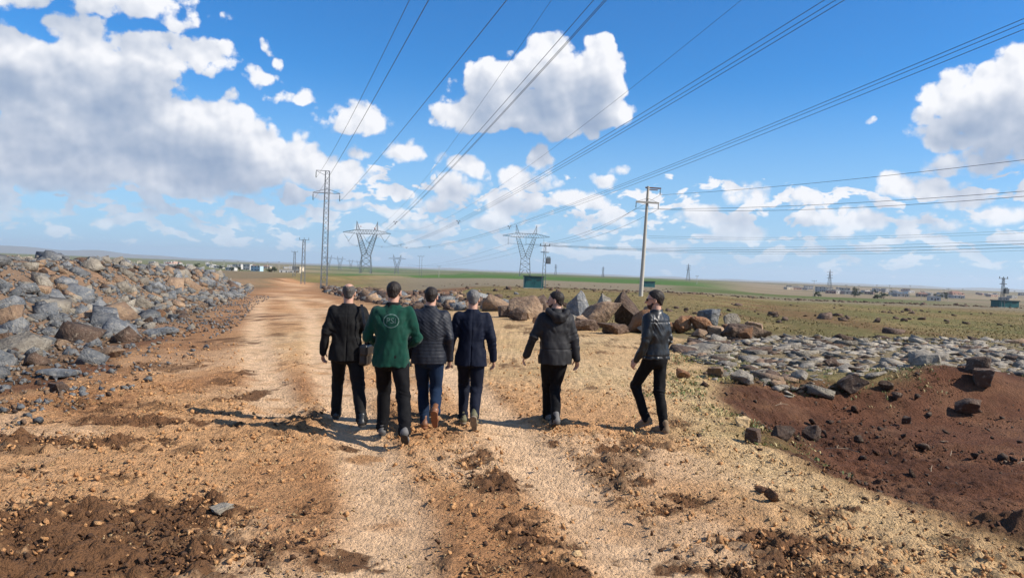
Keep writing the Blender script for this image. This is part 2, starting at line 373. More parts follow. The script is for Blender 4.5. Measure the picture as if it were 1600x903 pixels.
def zones(x, y):
    n = np.shape(x); d = np.hypot(x, y); az = np.arctan2(x, np.maximum(y, 1e-3))
    wob = (fbm2(x / 2.3, y / 2.3, 4, 31) - 0.5); big = fbm2(x / 9.0, y / 9.0, 4, 37); fine = fbm2(x / 0.5, y / 0.5, 4, 41)
    road = smooth(-0.35, 0.35, poly_dist(x, y, ROAD) + wob * 1.5)
    pit = smooth(-0.35, 0.7, poly_dist(x, y, PIT) + wob * 1.3 + (fine - .5) * .8)
    rut = np.zeros(n)
    for l in RUTS: rut = np.maximum(rut, np.exp(-(line_dist(x + .25 * wob, y, l) / 0.36) ** 4))
    clod = np.zeros(n)
    for cx, cy, rx, ry, w in CLODS: clod = np.maximum(clod, w * np.exp(-(((x + 1.1 * wob - cx) / rx / 1.15) ** 2 + ((y - wob - cy) / ry / 1.2) ** 2)))
    clod = smooth(.38, .82, clod * 1.05 + (fbm2(x / .42, y / .42, 4, 43, .6) - .5) * 1.1 + (fbm2(x / .11, y / .11, 3, 47, .7) - .5) * .9) * np.clip(clod * 2.2, 0, 1)
    clod = np.maximum(clod, road * 0.5 * smooth(0.55, 0.70, fbm2(x / .8, y / 1.3, 5, 77, .6)) * (1 - rut))
    edge = smooth(2.6, 0.2, poly_dist(x, y, ROAD)) * road * smooth(1.5, 3.0, x + 0.02 * y) # yellow stone chippings at the right-hand shoulder
    pad = road * smooth(11, 16, y + 0.8 * x) * smooth(-7.0, -1.0, x + 0.1 * y)             # and over the pad before the boulders
    yellow = np.maximum(edge, pad * 0.8)
    red, tan, pale = np.array([.135, .058, .031]), np.array([.565, .318, .152]), np.array([.77, .52, .31])
    yel, past = np.array([.66, .47, .245]), np.array([.25, .175, .078])
    C = np.empty((*n, 3)); C[:] = past
    C = C * (0.8 + 0.45 * big[..., None])
    def over(c, m): nonlocal C; C = C * (1 - m[..., None]) + np.asarray(c) * m[..., None]
    over([.20, .105, .05], smooth(.50, .66, fbm2(x / 6.0, y / 14.0, 4, 51)) * 0.75 * smooth(300, 120, d))      # bare earth showing in the pasture
    over([.15, .15, .05], smooth(.50, .7, fbm2(x / 5.0, y / 14.0, 5, 52)) * 0.55)
    # the fields beyond
    over([.25, .19, .135], smooth(120, 150, d + 25 * big) * smooth(-0.22, -0.1, az))
    over([.075, .135, .03], smooth(330, 400, d + 60 * big) * smooth(-0.27, -0.2, az) * smooth(0.36, 0.22, az))
    over([.12, .135, .05], smooth(150, 175, d + 30 * big) * smooth(0.18, 0.24, az) * smooth(400, 240, d) * smooth(.6, .4, az))
    over([.24, .175, .12], smooth(420, 500, d) * smooth(0.22, 0.32, az))
    stripe = vnoise2(az * 9.0, np.log(np.maximum(d, 1)) * 7.0, 61)
    over([.13, .12, .06], smooth(.55, .7, stripe) * smooth(600, 900, d) * 0.9)
    over([.30, .22, .15], smooth(.45, .3, stripe) * smooth(700, 1000, d) * 0.7)
    over([.22, .155, .10], smooth(110, 150, d) * smooth(-0.26, -0.32, az))
    over([.16, .15, .07], smooth(500, 800, d) * smooth(-0.28, -0.34, az))
    # bank and the ground round it
    bank = smooth(-1.5, 1.0, heap_foot(y) - x) * smooth(160, 110, y) * (y > -30)
    over([.25, .165, .105], bank)
    nearl = smooth(0.5, -0.5, x + 6) * (1 - road) * smooth(140, 100, d)
    over(red * 1.25, nearl * (1 - bank) * 0.9)
    over([.34, .20, .115], smooth(.52, .62, fbm2(x / 1.6, y / 1.6, 4, 71)) * np.maximum(bank, nearl) * 0.8)
    mid = smooth(6, 0, poly_dist(x, y, ROAD) * -1) * (1 - road) * smooth(25, 32, y) * smooth(12, 2, x)
    over([.24, .15, .08], mid * 0.7)
    stone = smooth(-1, 1, poly_dist(x, y, [(4.5, 15), (5.5, 26), (9, 29), (22, 31), (40, 34), (40, 14), (12, 17), (8, 16)]) + wob * 2)
    over([.27, .20, .12], stone * 0.8)
    over(red * (1.0), pit)
    over(red * 0.62, pit * smooth(.50, .62, fbm2(x / 2.6, y / 2.6, 3, 72)) * 0.7)
    over([.19, .095, .052], pit * smooth(.48, .62, fbm2(x / .9, y / .9, 4, 74, .6)) * .6)
    over([.26, .13, .07], pit * smooth(7.5, 6.0, y - 0.1 * x) * .6)
    # the track itself
    over(tan, road)
    over(pale * 0.92, road * smooth(.46, .62, fbm2(x / 1.5, y / 2.6, 5, 81)) * 0.65)
    over([.38, .185, .08], road * smooth(.50, .66, fbm2(x / 1.9, y / 2.6, 5, 82, .6)) * 0.8)
    over([.30, .15, .07], road * smooth(9, 30, y - x) * smooth(4, 0.3, poly_dist(x, y, ROAD)) * (x < -4) * 0.8)
    over(yel, np.clip(yellow, 0, 1) * (0.55 + 0.45 * fine))
    over(pale, rut * road * 0.88 * smooth(.22, .45, fine))
    over([.085, .042, .020], smooth(0.15, 0.7, clod) * road * 0.92)
    over([.055, .03, .018], np.exp(-((x - 4.95) / 0.8) ** 2 - ((y - 6.35) / 0.7) ** 2) * 0.9)
    weeds = np.clip(smooth(0.3, 0.75, fbm2(x / 0.8, y / 0.8, 4, 91)) * np.maximum(smooth(1.6, 0.1, np.abs(poly_dist(x, y, ROAD) + 0.2)) * (x > 2.0) * (y > 9.5) * (y < 24), pad * 0.35 * smooth(.5, .65, big)), 0, 1)
    over([.20, .20, .06], weeds * 0.4)
    stonyness = np.clip(np.maximum(road * (0.55 + 0.45 * yellow), stone * 0.5), 0, 1) * (1 - 0.55 * rut)
    grass = np.clip((1 - road) * (1 - pit) * (1 - bank) * (1 - nearl) * smooth(20, 30, d), 0, 1)
    return C, clod, stonyness, grass, road, rut, pit, bank

def grow(start, step, stop, rate, cap=500.0):
    out = [start]
    while out[-1] < stop:
        out.append(out[-1] + step); step = min(step * rate, cap)
    return out
def build_ground():
    xr = grow(6.0, 0.031, 16000, 1.055, 900); xs = np.array([-q for q in xr[::-1]] + list(np.arange(-6.0 + 0.031, 6.0 - 0.016, 0.031)) + xr)
    yb = [-q for q in grow(4, 0.8, 3000, 1.25, 600)][::-1]
    ys = np.array(yb + [-2, 0, 1.2, 2.2, 3.0] + list(np.arange(3.6, 10.5, 0.029)) + grow(10.5, 0.030, 17000, 1.033, 900))
    X, Y = np.meshgrid(xs, ys); nx, ny = len(xs), len(ys)
    C, clod, stony, grass, road, rut, pit, bank = zones(X, Y)
    d = np.hypot(X, Y)
    Z = macro(X, Y)
    near = smooth(45, 12, d)
    b1 = np.abs(fbm2(X / 0.16, Y / 0.16, 3, 101) - 0.5) * 2; b2 = fbm2(X / 0.45, Y / 0.45, 4, 103) - 0.5
    b3 = np.abs(fbm2(X / 0.085, Y / 0.085, 2, 107) - 0.5) * 2; lump = smooth(.35, .65, fbm2(X / .9, Y / .9, 3, 109))
    Z += near * (b2 * (0.06 + 0.07 * clod) * (1 - 0.7 * rut) + ((b1 - .3) * (0.030 + 0.095 * clod + .045 * lump) + (b3 - .3) * (.020 + .040 * clod + .020 * lump)) * (1 - 0.8 * rut) - rut * road * 0.06 + pit * (.20 * (fbm2(X / 1.1, Y / 1.1, 4, 113, .6) - .5) + .05 * (b1 - .3)))
    # tyre lugs pressed into the ruts
    Z += near * rut * road * 0.013 * np.sin((Y + 0.4 * X) * 2 * math.pi / 0.22)
    V = np.stack([X, Y, Z], -1).reshape(-1, 3)
    i = np.arange(nx * ny).reshape(ny, nx)
    faces = np.stack([i[:-1, :-1], i[:-1, 1:], i[1:, 1:], i[1:, :-1]], -1).reshape(-1, 4)
    m = bpy.data.materials.new('earth'); m.use_nodes = True; T = NT(m.node_tree); b = m.node_tree.nodes['Principled BSDF']
    tc = T.n('ShaderNodeTexCoord').outputs['Object']
    at = T.n('ShaderNodeAttribute', attribute_name='tint').outputs['Color']
    mk = T.n('ShaderNodeSeparateColor'); T.put(mk.inputs[0], T.n('ShaderNodeAttribute', attribute_name='cover').outputs['Color'])
    cl, st, gr = mk.outputs[0], mk.outputs[1], mk.outputs[2]
    var = T.ramp(T.noise(tc, 5.0, 6, 0.65), 0.3, 0.7, 0.72, 1.25, smooth=False)
    base = T.mix(1.0, at, var, 'MULTIPLY')
    vc = T.n('ShaderNodeTexVoronoi'); T.put(vc.inputs['Vector'], tc); vc.inputs['Scale'].default_value = 34.0
    grey = T.n('ShaderNodeSeparateColor'); T.put(grey.inputs[0], vc.outputs['Color'])
    peb = T.ramp(grey.outputs[0], 0.0, 1.0, 0.76, 1.24, smooth=False)
    base = T.mix(T.math('MULTIPLY', st, 0.8), base, T.mix(1.0, base, peb, 'MULTIPLY'))
    sp = T.math('ADD', T.noise(tc, 17.0, 6, 0.68), T.math('MULTIPLY', cl, 0.30))
    spk = T.ramp(sp, 0.63, 0.70)
    base = T.mix(T.math('MULTIPLY', spk, T.math('ADD', T.math('MULTIPLY', st, 0.55), T.math('MULTIPLY', cl, 0.5), clamp=True)), base, (0.21, 0.105, 0.05))
    gn = T.noise(tc, 2.6, 8, 0.75)
    base = T.mix(T.math('MULTIPLY', gr, T.ramp(gn, 0.42, 0.62)), base, T.mix(1.0, base, (0.62, 0.78, 0.55), 'MULTIPLY'))
    T.put(b.inputs['Base Color'], base); b.inputs['Roughness'].default_value = 0.95; b.inputs['Specular IOR Level'].default_value = 0.15
    hgt = T.math('ADD', T.math('ADD', T.noise(tc, 30.0, 7, 0.75), T.math('MULTIPLY', T.voro(tc, 19.0, 2, rough=.7), -0.55)), T.math('MULTIPLY', T.math('MULTIPLY', vc.outputs['Distance'], st), -0.5))
    bp = T.n('ShaderNodeBump'); bp.inputs['Strength'].default_value = 1.0; bp.inputs['Distance'].default_value = 0.05
    T.put(bp.inputs['Height'], hgt); T.put(b.inputs['Normal'], bp.outputs[0])
    me = mesh_data('ground', V, faces, m, True)
    point_colour(me, 'tint', C.reshape(-1, 3)); point_colour(me, 'cover', np.stack([clod, stony, grass], -1).reshape(-1, 3))
    tag(link('ground', me), 'bare stony earth track with red soil, pasture and fields to the horizon', kind='structure')
build_ground()

# far blue hills on the left
def build_hills():
    n = 160; az = np.linspace(-1.1, 0.9, n)
    ridge = 30 + 165 * np.exp(-((az + 0.64) / 0.07) ** 2) + 70 * np.exp(-((az + 0.50) / 0.06) ** 2) + 30 * np.exp(-((az - 0.75) / 0.2) ** 2) + 30 * (fbm2(az * 25, az * 0 + 3, 4, 3) - .5)
    v = []; R = 15500
    for k, (rr, hh) in enumerate(((R - 1800, -20), (R - 900, .45), (R, 1.0), (R + 1500, -20))):
        for a, h in zip(az, ridge): v.append((math.sin(a) * rr, math.cos(a) * rr, -20 if hh < 0 else h * hh * (1 + 0.15 * math.sin(a * 90 + k))))
    f = [(j * n + i, j * n + i + 1, (j + 1) * n + i + 1, (j + 1) * n + i) for j in range(3) for i in range(n - 1)]
    o = link('hills', mesh_data('hills', v, f, mat('hill_scrub', (.16, .15, .11), 1.0, scale=.002), True)); tag(o, kind='structure')
build_hills()

# ------------------------------------------------------------------ loose stone
def rock_mat(name, a, b, c):
    m = bpy.data.materials.new(name); m.use_nodes = True; T = NT(m.node_tree); p = m.node_tree.nodes['Principled BSDF']
    tc = T.n('ShaderNodeTexCoord').outputs['Object']; oi = T.n('ShaderNodeObjectInfo')
    ge = T.n('ShaderNodeAttribute', attribute_name='shade').outputs['Fac']
    off = T.vec('ADD', tc, T.vec('SCALE', (1.0, 1.0, 1.0), scale=T.math('MULTIPLY', oi.outputs['Random'], 37.0)))
    n1 = T.noise(off, 2.4, 6, 0.65); n2 = T.noise(off, 11.0, 6, 0.7)
    col = T.mix(T.ramp(n1, 0.38, 0.62), a, b)
    col = T.mix(T.ramp(n2, 0.54, 0.68), col, c)
    rnd = T.math('ADD', T.math('MULTIPLY', oi.outputs['Random'], 0.5), 0.72)
    col = T.mix(1.0, col, rnd, 'MULTIPLY')
    T.put(p.inputs['Base Color'], col); p.inputs['Roughness'].default_value = 0.9; p.inputs['Specular IOR Level'].default_value = 0.25
    bn = T.n('ShaderNodeBump'); bn.inputs['Strength'].default_value = 1.0; bn.inputs['Distance'].default_value = 0.12
    T.put(bn.inputs['Height'], T.math('ADD', T.noise(off, 3.5, 8, 0.72), T.math('MULTIPLY', T.voro(off, 4.5, 2, rough=.6), .35))); T.put(p.inputs['Normal'], bn.outputs[0])
    return m
ROCK = {'grey': rock_mat('basalt_grey', (.115, .125, .135), (.21, .21, .205), (.36, .32, .255)),
        'tan': rock_mat('stone_tan', (.33, .225, .14), (.23, .15, .098), (.14, .115, .10)),
        'brown': rock_mat('basalt_brown', (.075, .05, .037), (.125, .08, .055), (.24, .19, .14)),
        'pale': rock_mat('stone_pale', (.31, .275, .22), (.22, .19, .15), (.13, .105, .085)),
        'rust': rock_mat('stone_rust', (.26, .135, .065), (.17, .085, .045), (.32, .23, .15)),
        'sand': rock_mat('chip_sand', (.62, .43, .22), (.50, .32, .155), (.66, .51, .31)),
        'clay': rock_mat('lump_clay', (.50, .27, .115), (.40, .20, .085), (.60, .38, .19)),
        'redsoil': rock_mat('lump_red', (.12, .05, .025), (.09, .04, .02), (.17, .085, .045)),
        'soil': rock_mat('lump_soil', (.10, .052, .028), (.16, .08, .04), (.22, .13, .07))}

def hull(rng, n=18, sq=(1, .8, .6), sharp=0.25):       # an angular stone of unit size standing on z = 0
    p = rng.normal(size=(n, 3)); p /= np.linalg.norm(p, axis=1)[:, None]; p *= (1 - sharp * rng.random((n, 1)))
    p *= np.array(sq) * 0.5
    bm = bmesh.new()
    for q in p: bm.verts.new(q)
    r = bmesh.ops.convex_hull(bm, input=bm.verts)
    bmesh.ops.delete(bm, geom=[v for v in bm.verts if not v.link_faces], context='VERTS')
    return bm
def bm_arrays(bm):
    bmesh.ops.triangulate(bm, faces=bm.faces); bm.verts.index_update()
    v = np.array([q.co[:] for q in bm.verts]); f = np.array([[q.index for q in fc.verts] for fc in bm.faces]); bm.free()
    return v, f
rr = np.random.default_rng(5)
def block(rng, sq):                                    # split rock: a skewed block with some corners knocked off
    c = np.array([(x, y, z) for x in (-1, 1) for y in (-1, 1) for z in (-1, 1)], float) * (1 - .42 * rng.random((8, 3)))
    e = rng.normal(size=(4, 3)); e /= np.abs(e).max(1)[:, None]; p = np.concatenate([c, e * .95]) * np.array(sq) * .5
    p[:, 0] += p[:, 2] * rng.uniform(-.5, .5)
    bm = bmesh.new()
    for q in p: bm.verts.new(q)
    bmesh.ops.convex_hull(bm, input=bm.verts); bmesh.ops.delete(bm, geom=[v for v in bm.verts if not v.link_faces], context='VERTS')
    return bm
BLOCKS = [bm_arrays(block(rr, (1.05, rr.uniform(.6, .95), rr.uniform(.40, .75)))) for _ in range(16)]
STONES = [bm_arrays(hull(rr, int(rr.integers(11, 19)), (1, rr.uniform(.6, .95), rr.uniform(.38, .66)), .3)) for _ in range(12)] + [bm_arrays(block(rr, (1.05, rr.uniform(.7, .95), rr.uniform(.35, .55)))) for _ in range(6)]
CHIPS = [bm_arrays(hull(rr, 8, (1, rr.uniform(.6, .95), rr.uniform(.5, .8)), .3)) for _ in range(8)]
STONE_MESH = {}
def stone_mesh(k, c, shapes):
    q = (id(shapes), k, c)
    if q not in STONE_MESH: STONE_MESH[q] = mesh_data('stone', shapes[k][0], shapes[k][1], ROCK[c])
    return STONE_MESH[q]
def rot_matrix(a, b, c):
    ca, sa, cb, sb, cc, sc = np.cos(a), np.sin(a), np.cos(b), np.sin(b), np.cos(c), np.sin(c)
    Rz = np.array([[cc, -sc, 0 * cc], [sc, cc, 0 * cc], [0 * cc, 0 * cc, 1 + 0 * cc]]); Ry = np.array([[cb, 0 * cb, sb], [0 * cb, 1 + 0 * cb, 0 * cb], [-sb, 0 * cb, cb]]); Rx = np.array([[1 + 0 * ca, 0 * ca, 0 * ca], [0 * ca, ca, -sa], [0 * ca, sa, ca]])
    return np.einsum('ijn,jkn,kln->nil', Rz, Ry, Rx)
def scatter_mesh(name, x, y, z, size, shapes, m, rng, tilt=0.6, label=None, flat=(0.7, 1.1)):
    V, Fc, base = [], [], 0; which = rng.integers(0, len(shapes), len(x))
    for k, (sv, sf) in enumerate(shapes):
        s = np.where(which == k)[0]
        if not len(s): continue
        R = rot_matrix(rng.uniform(-tilt, tilt, len(s)), rng.uniform(-tilt, tilt, len(s)), rng.uniform(0, 6.283, len(s)))
        P = sv[None] * size[s, None, None]; P[..., 2] *= rng.uniform(*flat, len(s))[:, None]
        P = np.einsum('nij,nvj->nvi', R, P) + np.stack([x[s], y[s], z[s]], -1)[:, None]
        V.append(P.reshape(-1, 3)); Fc.append((sf[None] + (np.arange(len(s)) * len(sv))[:, None, None] + base).reshape(-1, 3)); base += len(s) * len(sv)
    o = link(name, mesh_data(name, np.concatenate(V), np.concatenate(Fc), m)); tag(o, label, kind='stuff'); return o

def in_frame(x, y, z, margin=60):
    dep = y * math.cos(PITCH) - (z - EYE) * math.sin(PITCH); dep = np.where(dep > 0.5, dep, 0.5)
    v2 = (y * math.sin(PITCH) + (z - EYE) * math.cos(PITCH)) / dep; u2 = x / dep; c, s = math.cos(ROLL), math.sin(ROLL)
    px, py = CX + F * (u2 * c + v2 * s), CY - F * (v2 * c - u2 * s)
    return (y > 2) & (px > -margin) & (px < 1600 + margin) & (py < 903 + margin), px, py

def place_rocks(name, x, y, size, colours, weights, keep, rng, where, kind, group, cat, stuff_name, stuff_label, sink=0.22, tilt=0.5, shapes=None, press=1.0):
    shapes = shapes or STONES
    z = macro(x, y); vis, px, py = in_frame(x, y, z)
    x, y, z, size, px, py = (q[vis] for q in (x, y, z, size, px, py))
    col = rng.choice(len(colours), len(x), p=np.array(weights) / sum(weights))
    order = np.argsort(-size / np.hypot(x, y)); big = order[:keep]; rest = order[keep:]
    for i in big:
        c = colours[col[i]]; k = int(rng.integers(0, len(shapes))); s = size[i]; fz = press * rng.uniform(.75, 1.25); ta, tb = rng.uniform(-tilt, tilt, 2)
        o = link(name, stone_mesh(k, c, shapes), None, (x[i], y[i], z[i] + s * (0.30 - sink)), (ta, tb, rng.uniform(0, 6.28)), (s, s * rng.uniform(.8, 1.15), s * fz))
        app = s * F / math.hypot(x[i], y[i]); ext = np.ptp(shapes[k][0], axis=0); flat = ext[2] * fz / max(ext[0], ext[1])
        form = 'slab-like ' if flat < .46 else 'blocky ' if flat > .66 else ''
        lean = 'tilted ' if math.hypot(ta, tb) > .45 else ''
        big_ = 'huge ' if app > 62 else 'large ' if app > 42 else 'mid-sized ' if app > 26 else 'small '
        tag(o, f'{big_}{lean}{form}{NAMES[c]} {kind} {where(x[i], y[i], z[i], px[i], py[i])}', cat, group)
    for ci, c in enumerate(colours):
        s = rest[col[rest] == ci]
        if len(s): scatter_mesh(stuff_name, x[s], y[s], z[s] + size[s] * (.32 - sink) , size[s], shapes, ROCK[c], rng, tilt, stuff_label.format(NAMES[c]), (.7 * press, 1.1 * press))
NAMES = {'grey': 'blue-grey', 'tan': 'tan', 'brown': 'dark brown', 'pale': 'pale grey', 'rust': 'rust-coloured', 'sand': 'sandy yellow', 'soil': 'dark', 'clay': 'earth-tan'}

def build_bank():
    rng = np.random.default_rng(21); n = 13000
    y = 6 + 108 * rng.random(n) ** 1.4; up = rng.uniform(-.16, 1.6, n) * bank_width(y) ; x = heap_foot(y) - up
    dens = fbm2(x / 2.2, y / 2.2, 3, 17); ok = (dens > 0.49) | (rng.random(n) < 0.3); ok &= ~((up < 0.3) & (rng.random(n) < 0.6))
    x, y, up = x[ok], y[ok], up[ok]
    size = np.clip(0.108 * np.exp(rng.normal(0.35, 0.66, len(x))), 0.07, 1.1); size = np.where(up < -0.2, size * 0.6, size)
    size *= np.interp(np.hypot(x, y), [8, 14, 30], [0.8, 1.0, 1.3])
    def where(x_, y_, z_, px, py):
        side = 'at the left edge of view' if px < 110 else 'above the lone reddish block' if px < 300 and y_ > 24 else 'nearing the track bend' if px > 260 else 'well left of the reddish block'
        lev = 'low on the bank' if z_ < .5 else 'halfway up the bank' if z_ < 1.5 else 'along the bank crest'
        return f'{lev} {side}'
    place_rocks('rubble_rock', x, y, size, ['grey', 'tan', 'pale', 'brown'], [.52, .16, .24, .08], 165, rng, where, 'rock', 'rocks of the rubble bank on the left', 'rock', 'rubble', '{} broken rubble covering the bank beside the track', shapes=BLOCKS, tilt=.6)
    # fine broken stone between
    n = 14000; y = 7 + 60 * rng.random(n) ** 1.6; x = heap_foot(y) - rng.uniform(-2.6, 12, n); z = macro(x, y); vis = in_frame(x, y, z)[0] & (rng.random(n) < smooth(.36, .6, fbm2(x / 1.4, y / 1.4, 3, 19)) + .1)
    x, y, z = x[vis], y[vis], z[vis]; s = rng.uniform(.05, .2, len(x)); h = rng.random(len(x))
    for a, b_, c in ((0, .6, 'grey'), (.6, .85, 'tan'), (.85, 1, 'brown')):
        k = (h >= a) & (h < b_); scatter_mesh('rubble', x[k], y[k], z[k] + .02, s[k], CHIPS, ROCK[c], rng, .8, f'small {NAMES[c]} rubble between the rocks of the bank')
build_bank()

def build_stone_field():
    rng = np.random.default_rng(33); n = 10500
    x = rng.uniform(3.5, 34, n); y = rng.uniform(13.0, 36, n)
    P = [(4.3, 15.2), (5.0, 22), (7.5, 27.5), (13, 28.5), (22, 31), (34, 33), (34, 20), (22, 18.4), (12, 17.2), (9.4, 17.2), (7.4, 16.2), (5.6, 14.8)]
    pd = poly_dist(x, y, P); ok = (pd > -0.3) & (rng.random(n) < smooth(.26, .5, fbm2(x / 1.8, y / 1.8, 3, 23)) + .3)
    x, y = x[ok], y[ok]; size = np.clip(0.25 * np.exp(rng.normal(0.05, 0.55, len(x))), .10, .95)
    def where(x_, y_, z_, px, py):
        side = 'below the boulder pile' if px < 1240 else 'left of the pale hump' if px < 1400 else 'round the pale hump' if px < 1490 else 'near the right edge'
        return f'at {"front" if py > 575 else "middle" if py > 545 else "back"} of stone field {side}'
    place_rocks('field_stone', x, y, size, ['pale', 'brown', 'tan'], [.68, .25, .07], 130, rng, where, 'stone', 'stones of the stone field on the right', 'stone', 'stones', '{} stones strewn over the stone field', .34, .32, STONES, .62)
    # scattered dark stones in the pasture and along the old walls
    n = 900; y = 27 + 150 * rng.random(n) ** 1.4; x = rng.uniform(-.12, .72, n) * y; k = fbm2(x / 7, y / 12, 3, 29) > .56
    x, y = x[k], y[k]; wall = 600; wx = rng.uniform(5, 95, wall); wy = 118 + 0.12 * wx + rng.normal(0, 1.6, wall); x = np.concatenate([x, wx]); y = np.concatenate([y, wy])
    z = macro(x, y); scatter_mesh('stones', x, y, z + .05, np.clip(.35 * np.exp(rng.normal(0, .45, len(x))), .15, 1.1), STONES, ROCK['brown'], rng, .4, 'dark brown stones scattered over the pasture')
build_stone_field()

def build_mid_rubble():
    rng = np.random.default_rng(41); n = 1500
    y = rng.uniform(33, 125, n); edge = np.interp(y, [33, 36, 46, 60, 88, 125], [1.5, -.3, -6.1, -12, -21.6, -31]); x = edge + rng.gamma(1.5, 2.6, n) + .3
    k = (x < 2.5 + 0.02 * y) ; x, y = x[k], y[k]
    size = np.clip(.42 * np.exp(rng.normal(0, .5, len(x))), .2, 1.6)
    def where(x_, y_, z_, px, py):
        return 'in the ridge ' + ('beside the slim mast' if px < 545 else 'behind the bald man and green jacket' if px < 640 else 'behind the quilted jacket' if px < 705 else 'behind the grey-haired man' if px < 780 else 'left of the boulder row')
    place_rocks('ridge_rock', x, y, size, ['brown', 'tan', 'grey'], [.5, .25, .25], 70, rng, where, 'rock', 'rocks of the low ridge beyond the men', 'rock', 'rubble', '{} rubble of the low stone ridge beyond the men', shapes=BLOCKS)
build_mid_rubble()

def boulder(name, px, py, w, h, dp, colour, label, seed, squash=None, tilt=(0, 0, 0), group=None, dist=None, lift=0.0, sharp=.2, n=22):
    """px, py: where its foot stands in the photograph; w, h, dp: width, height and depth in metres"""
    rng = np.random.default_rng(seed); bm = hull(rng, 15, (1, 1, 1), .32) if seed % 3 else block(rng, (1, 1, 1))
    bmesh.ops.triangulate(bm, faces=bm.faces)
    for _ in range(2): bmesh.ops.subdivide_edges(bm, edges=[e for e in bm.edges if e.calc_length() > .09], cuts=1, use_grid_fill=True); bmesh.ops.triangulate(bm, faces=bm.faces)
    for _ in range(2): bmesh.ops.smooth_vert(bm, verts=bm.verts, factor=.35, use_axis_x=True, use_axis_y=True, use_axis_z=True) if _ else None
    v = np.array([q.co[:] for q in bm.verts]); nv = vnoise3(v * 3.1 + seed) - .5; n2 = vnoise3(v * 8.0 + seed * 2.0) - .5
    ext = v.max(0) - v.min(0); v = (v - (v.max(0) + v.min(0)) / 2) / ext
    if squash == 'peak': v[:, :2] *= np.interp(v[:, 2], [-.5, .5], [1.08, .55])[:, None]
    if squash == 'slab': v[:, 0] += v[:, 2] * .35
    v *= 1 + (nv * .30 + n2 * .13)[:, None]; w, h, dp = (q * (.96 if w > .6 else 1.0) for q in (w, h, dp))
    R = np.array(Matrix.Rotation(tilt[2], 3, 'Z') @ Matrix.Rotation(tilt[1], 3, 'Y') @ Matrix.Rotation(tilt[0], 3, 'X'))
    v = (v * np.array([w, dp, h])) @ R.T
    x, y = spot(px, py) if dist is None else along(px, dist)
    for _ in range(3):
        if dist is None: x, y = spot(px, py, gz(x, y))
    z = gz(x, y) - v[:, 2].min() - 0.10 * h + lift
    for q, c in zip(bm.verts, v): q.co = c
    me = bpy.data.meshes.new(name); bm.to_mesh(me); bm.free(); me.materials.append(ROCK[colour])
    me.polygons.foreach_set('use_smooth', np.ones(len(me.polygons), bool)); me.set_sharp_from_angle(angle=math.radians(22))
    return tag(link(name, me, None, (x, y, z)), label, 'boulder' if w > .55 else 'stone', group)
B = 'boulders lined up along the edge of the gravel'
for i, a in enumerate([
  ('boulder', 822, 497, 1.55, 1.15, 1.1, 'tan', 'broad tan boulder left of the man in the hooded jacket, chalk-marked top', 1),
  ('boulder', 812, 500, .95, .55, .8, 'brown', 'low brown boulder in front of the broad tan one', 2),
  ('boulder', 790, 495, .7, .5, .6, 'brown', 'dark boulder at the left end of the boulder row', 3),
  ('boulder', 905, 501, 1.0, 1.42, .9, 'grey', 'pointed blue-grey boulder just right of the hooded man', 4, 'peak'),
  ('boulder', 938, 492, 1.3, 1.25, 1.2, 'pale', 'rounded pale boulder at the back of the row, dark hollow side', 5),
  ('boulder', 934, 513, 1.35, 1.1, 1.0, 'tan', 'smooth tan boulder leaning in the middle of the row', 6, 'slab'),
  ('boulder', 978, 512, 1.45, 1.55, 1.1, 'brown', 'tallest two-tone boulder before the concrete pole, dark left face', 7),
  ('boulder', 912, 516, 1.3, .5, .7, 'brown', 'flat brown boulder lying in front of the tan one', 8),
  ('boulder', 960, 521, 1.5, .45, .7, 'brown', 'long low slab at the front of the boulder row', 9),
  ('boulder', 1000, 519, .8, .95, .6, 'rust', 'narrow upright reddish slab left of the leather-jacketed man', 10, 'slab'),
  ('boulder', 890, 507, .7, .6, .6, 'pale', 'small pale boulder behind the hooded man\'s shoulder', 11),
  ('boulder', 1016, 498, .8, .8, .7, 'tan', 'mottled boulder behind the leather-jacketed man\'s face', 12),
  ('boulder', 1066, 521, .85, .78, .7, 'rust', 'square orange boulder right of the leather-jacketed man', 13),
  ('boulder', 1104, 508, 1.25, .85, 1.0, 'grey', 'big blue-grey boulder topping the right-hand pile', 14),
  ('boulder', 1098, 523, 1.05, .72, .8, 'rust', 'orange-brown boulder under the big blue-grey one', 15),
  ('boulder', 1143, 508, .95, .6, .8, 'pale', 'pale wedge-shaped boulder at the right-hand pile', 16),
  ('boulder', 1140, 528, .95, .55, .7, 'brown', 'dark jagged boulder at the foot of the right-hand pile', 17),
  ('boulder', 1118, 525, .7, .42, .6, 'tan', 'small tan boulder tucked in front of the right-hand pile', 18),
  ('boulder', 1184, 528, .95, .48, .7, 'tan', 'oblong red-tan boulder lying apart at the right of the pile', 19),
  ('boulder', 1163, 531, .5, .5, .5, 'rust', 'small rusty stone between the pile and the oblong boulder', 20)]):
    boulder(*a, group=B, tilt=(0, 0, i * 1.3)) if len(a) > 9 else boulder(*a, group=B, tilt=(0, 0, i * .9))
rb = np.random.default_rng(91)
for i in range(26):
    px = float(rb.uniform(785, 1195)); py = float(np.interp(px, [785, 900, 1000, 1060, 1195], [499, 514, 521, 523, 531]) - rb.uniform(-2, 16)); w = float(rb.uniform(.3, .75))
    near = 'left of the hooded man' if px < 845 else 'between the hooded and leather-jacketed men' if px < 1000 else 'behind the leather-jacketed man' if px < 1055 else 'in the right-hand pile'
    c = str(rb.choice(['brown', 'brown', 'tan', 'rust', 'pale'])); siz = 'small' if w < .5 else 'mid-sized'
    boulder('boulder', px, py, w, w * float(rb.uniform(.55, .85)), w * .9, c, f'{siz} {NAMES[c]} rock wedged among the boulders {near}', 200 + i, group=B, tilt=(0, 0, i * 1.7))
H = 'stones lying in and around the red soil hollow'
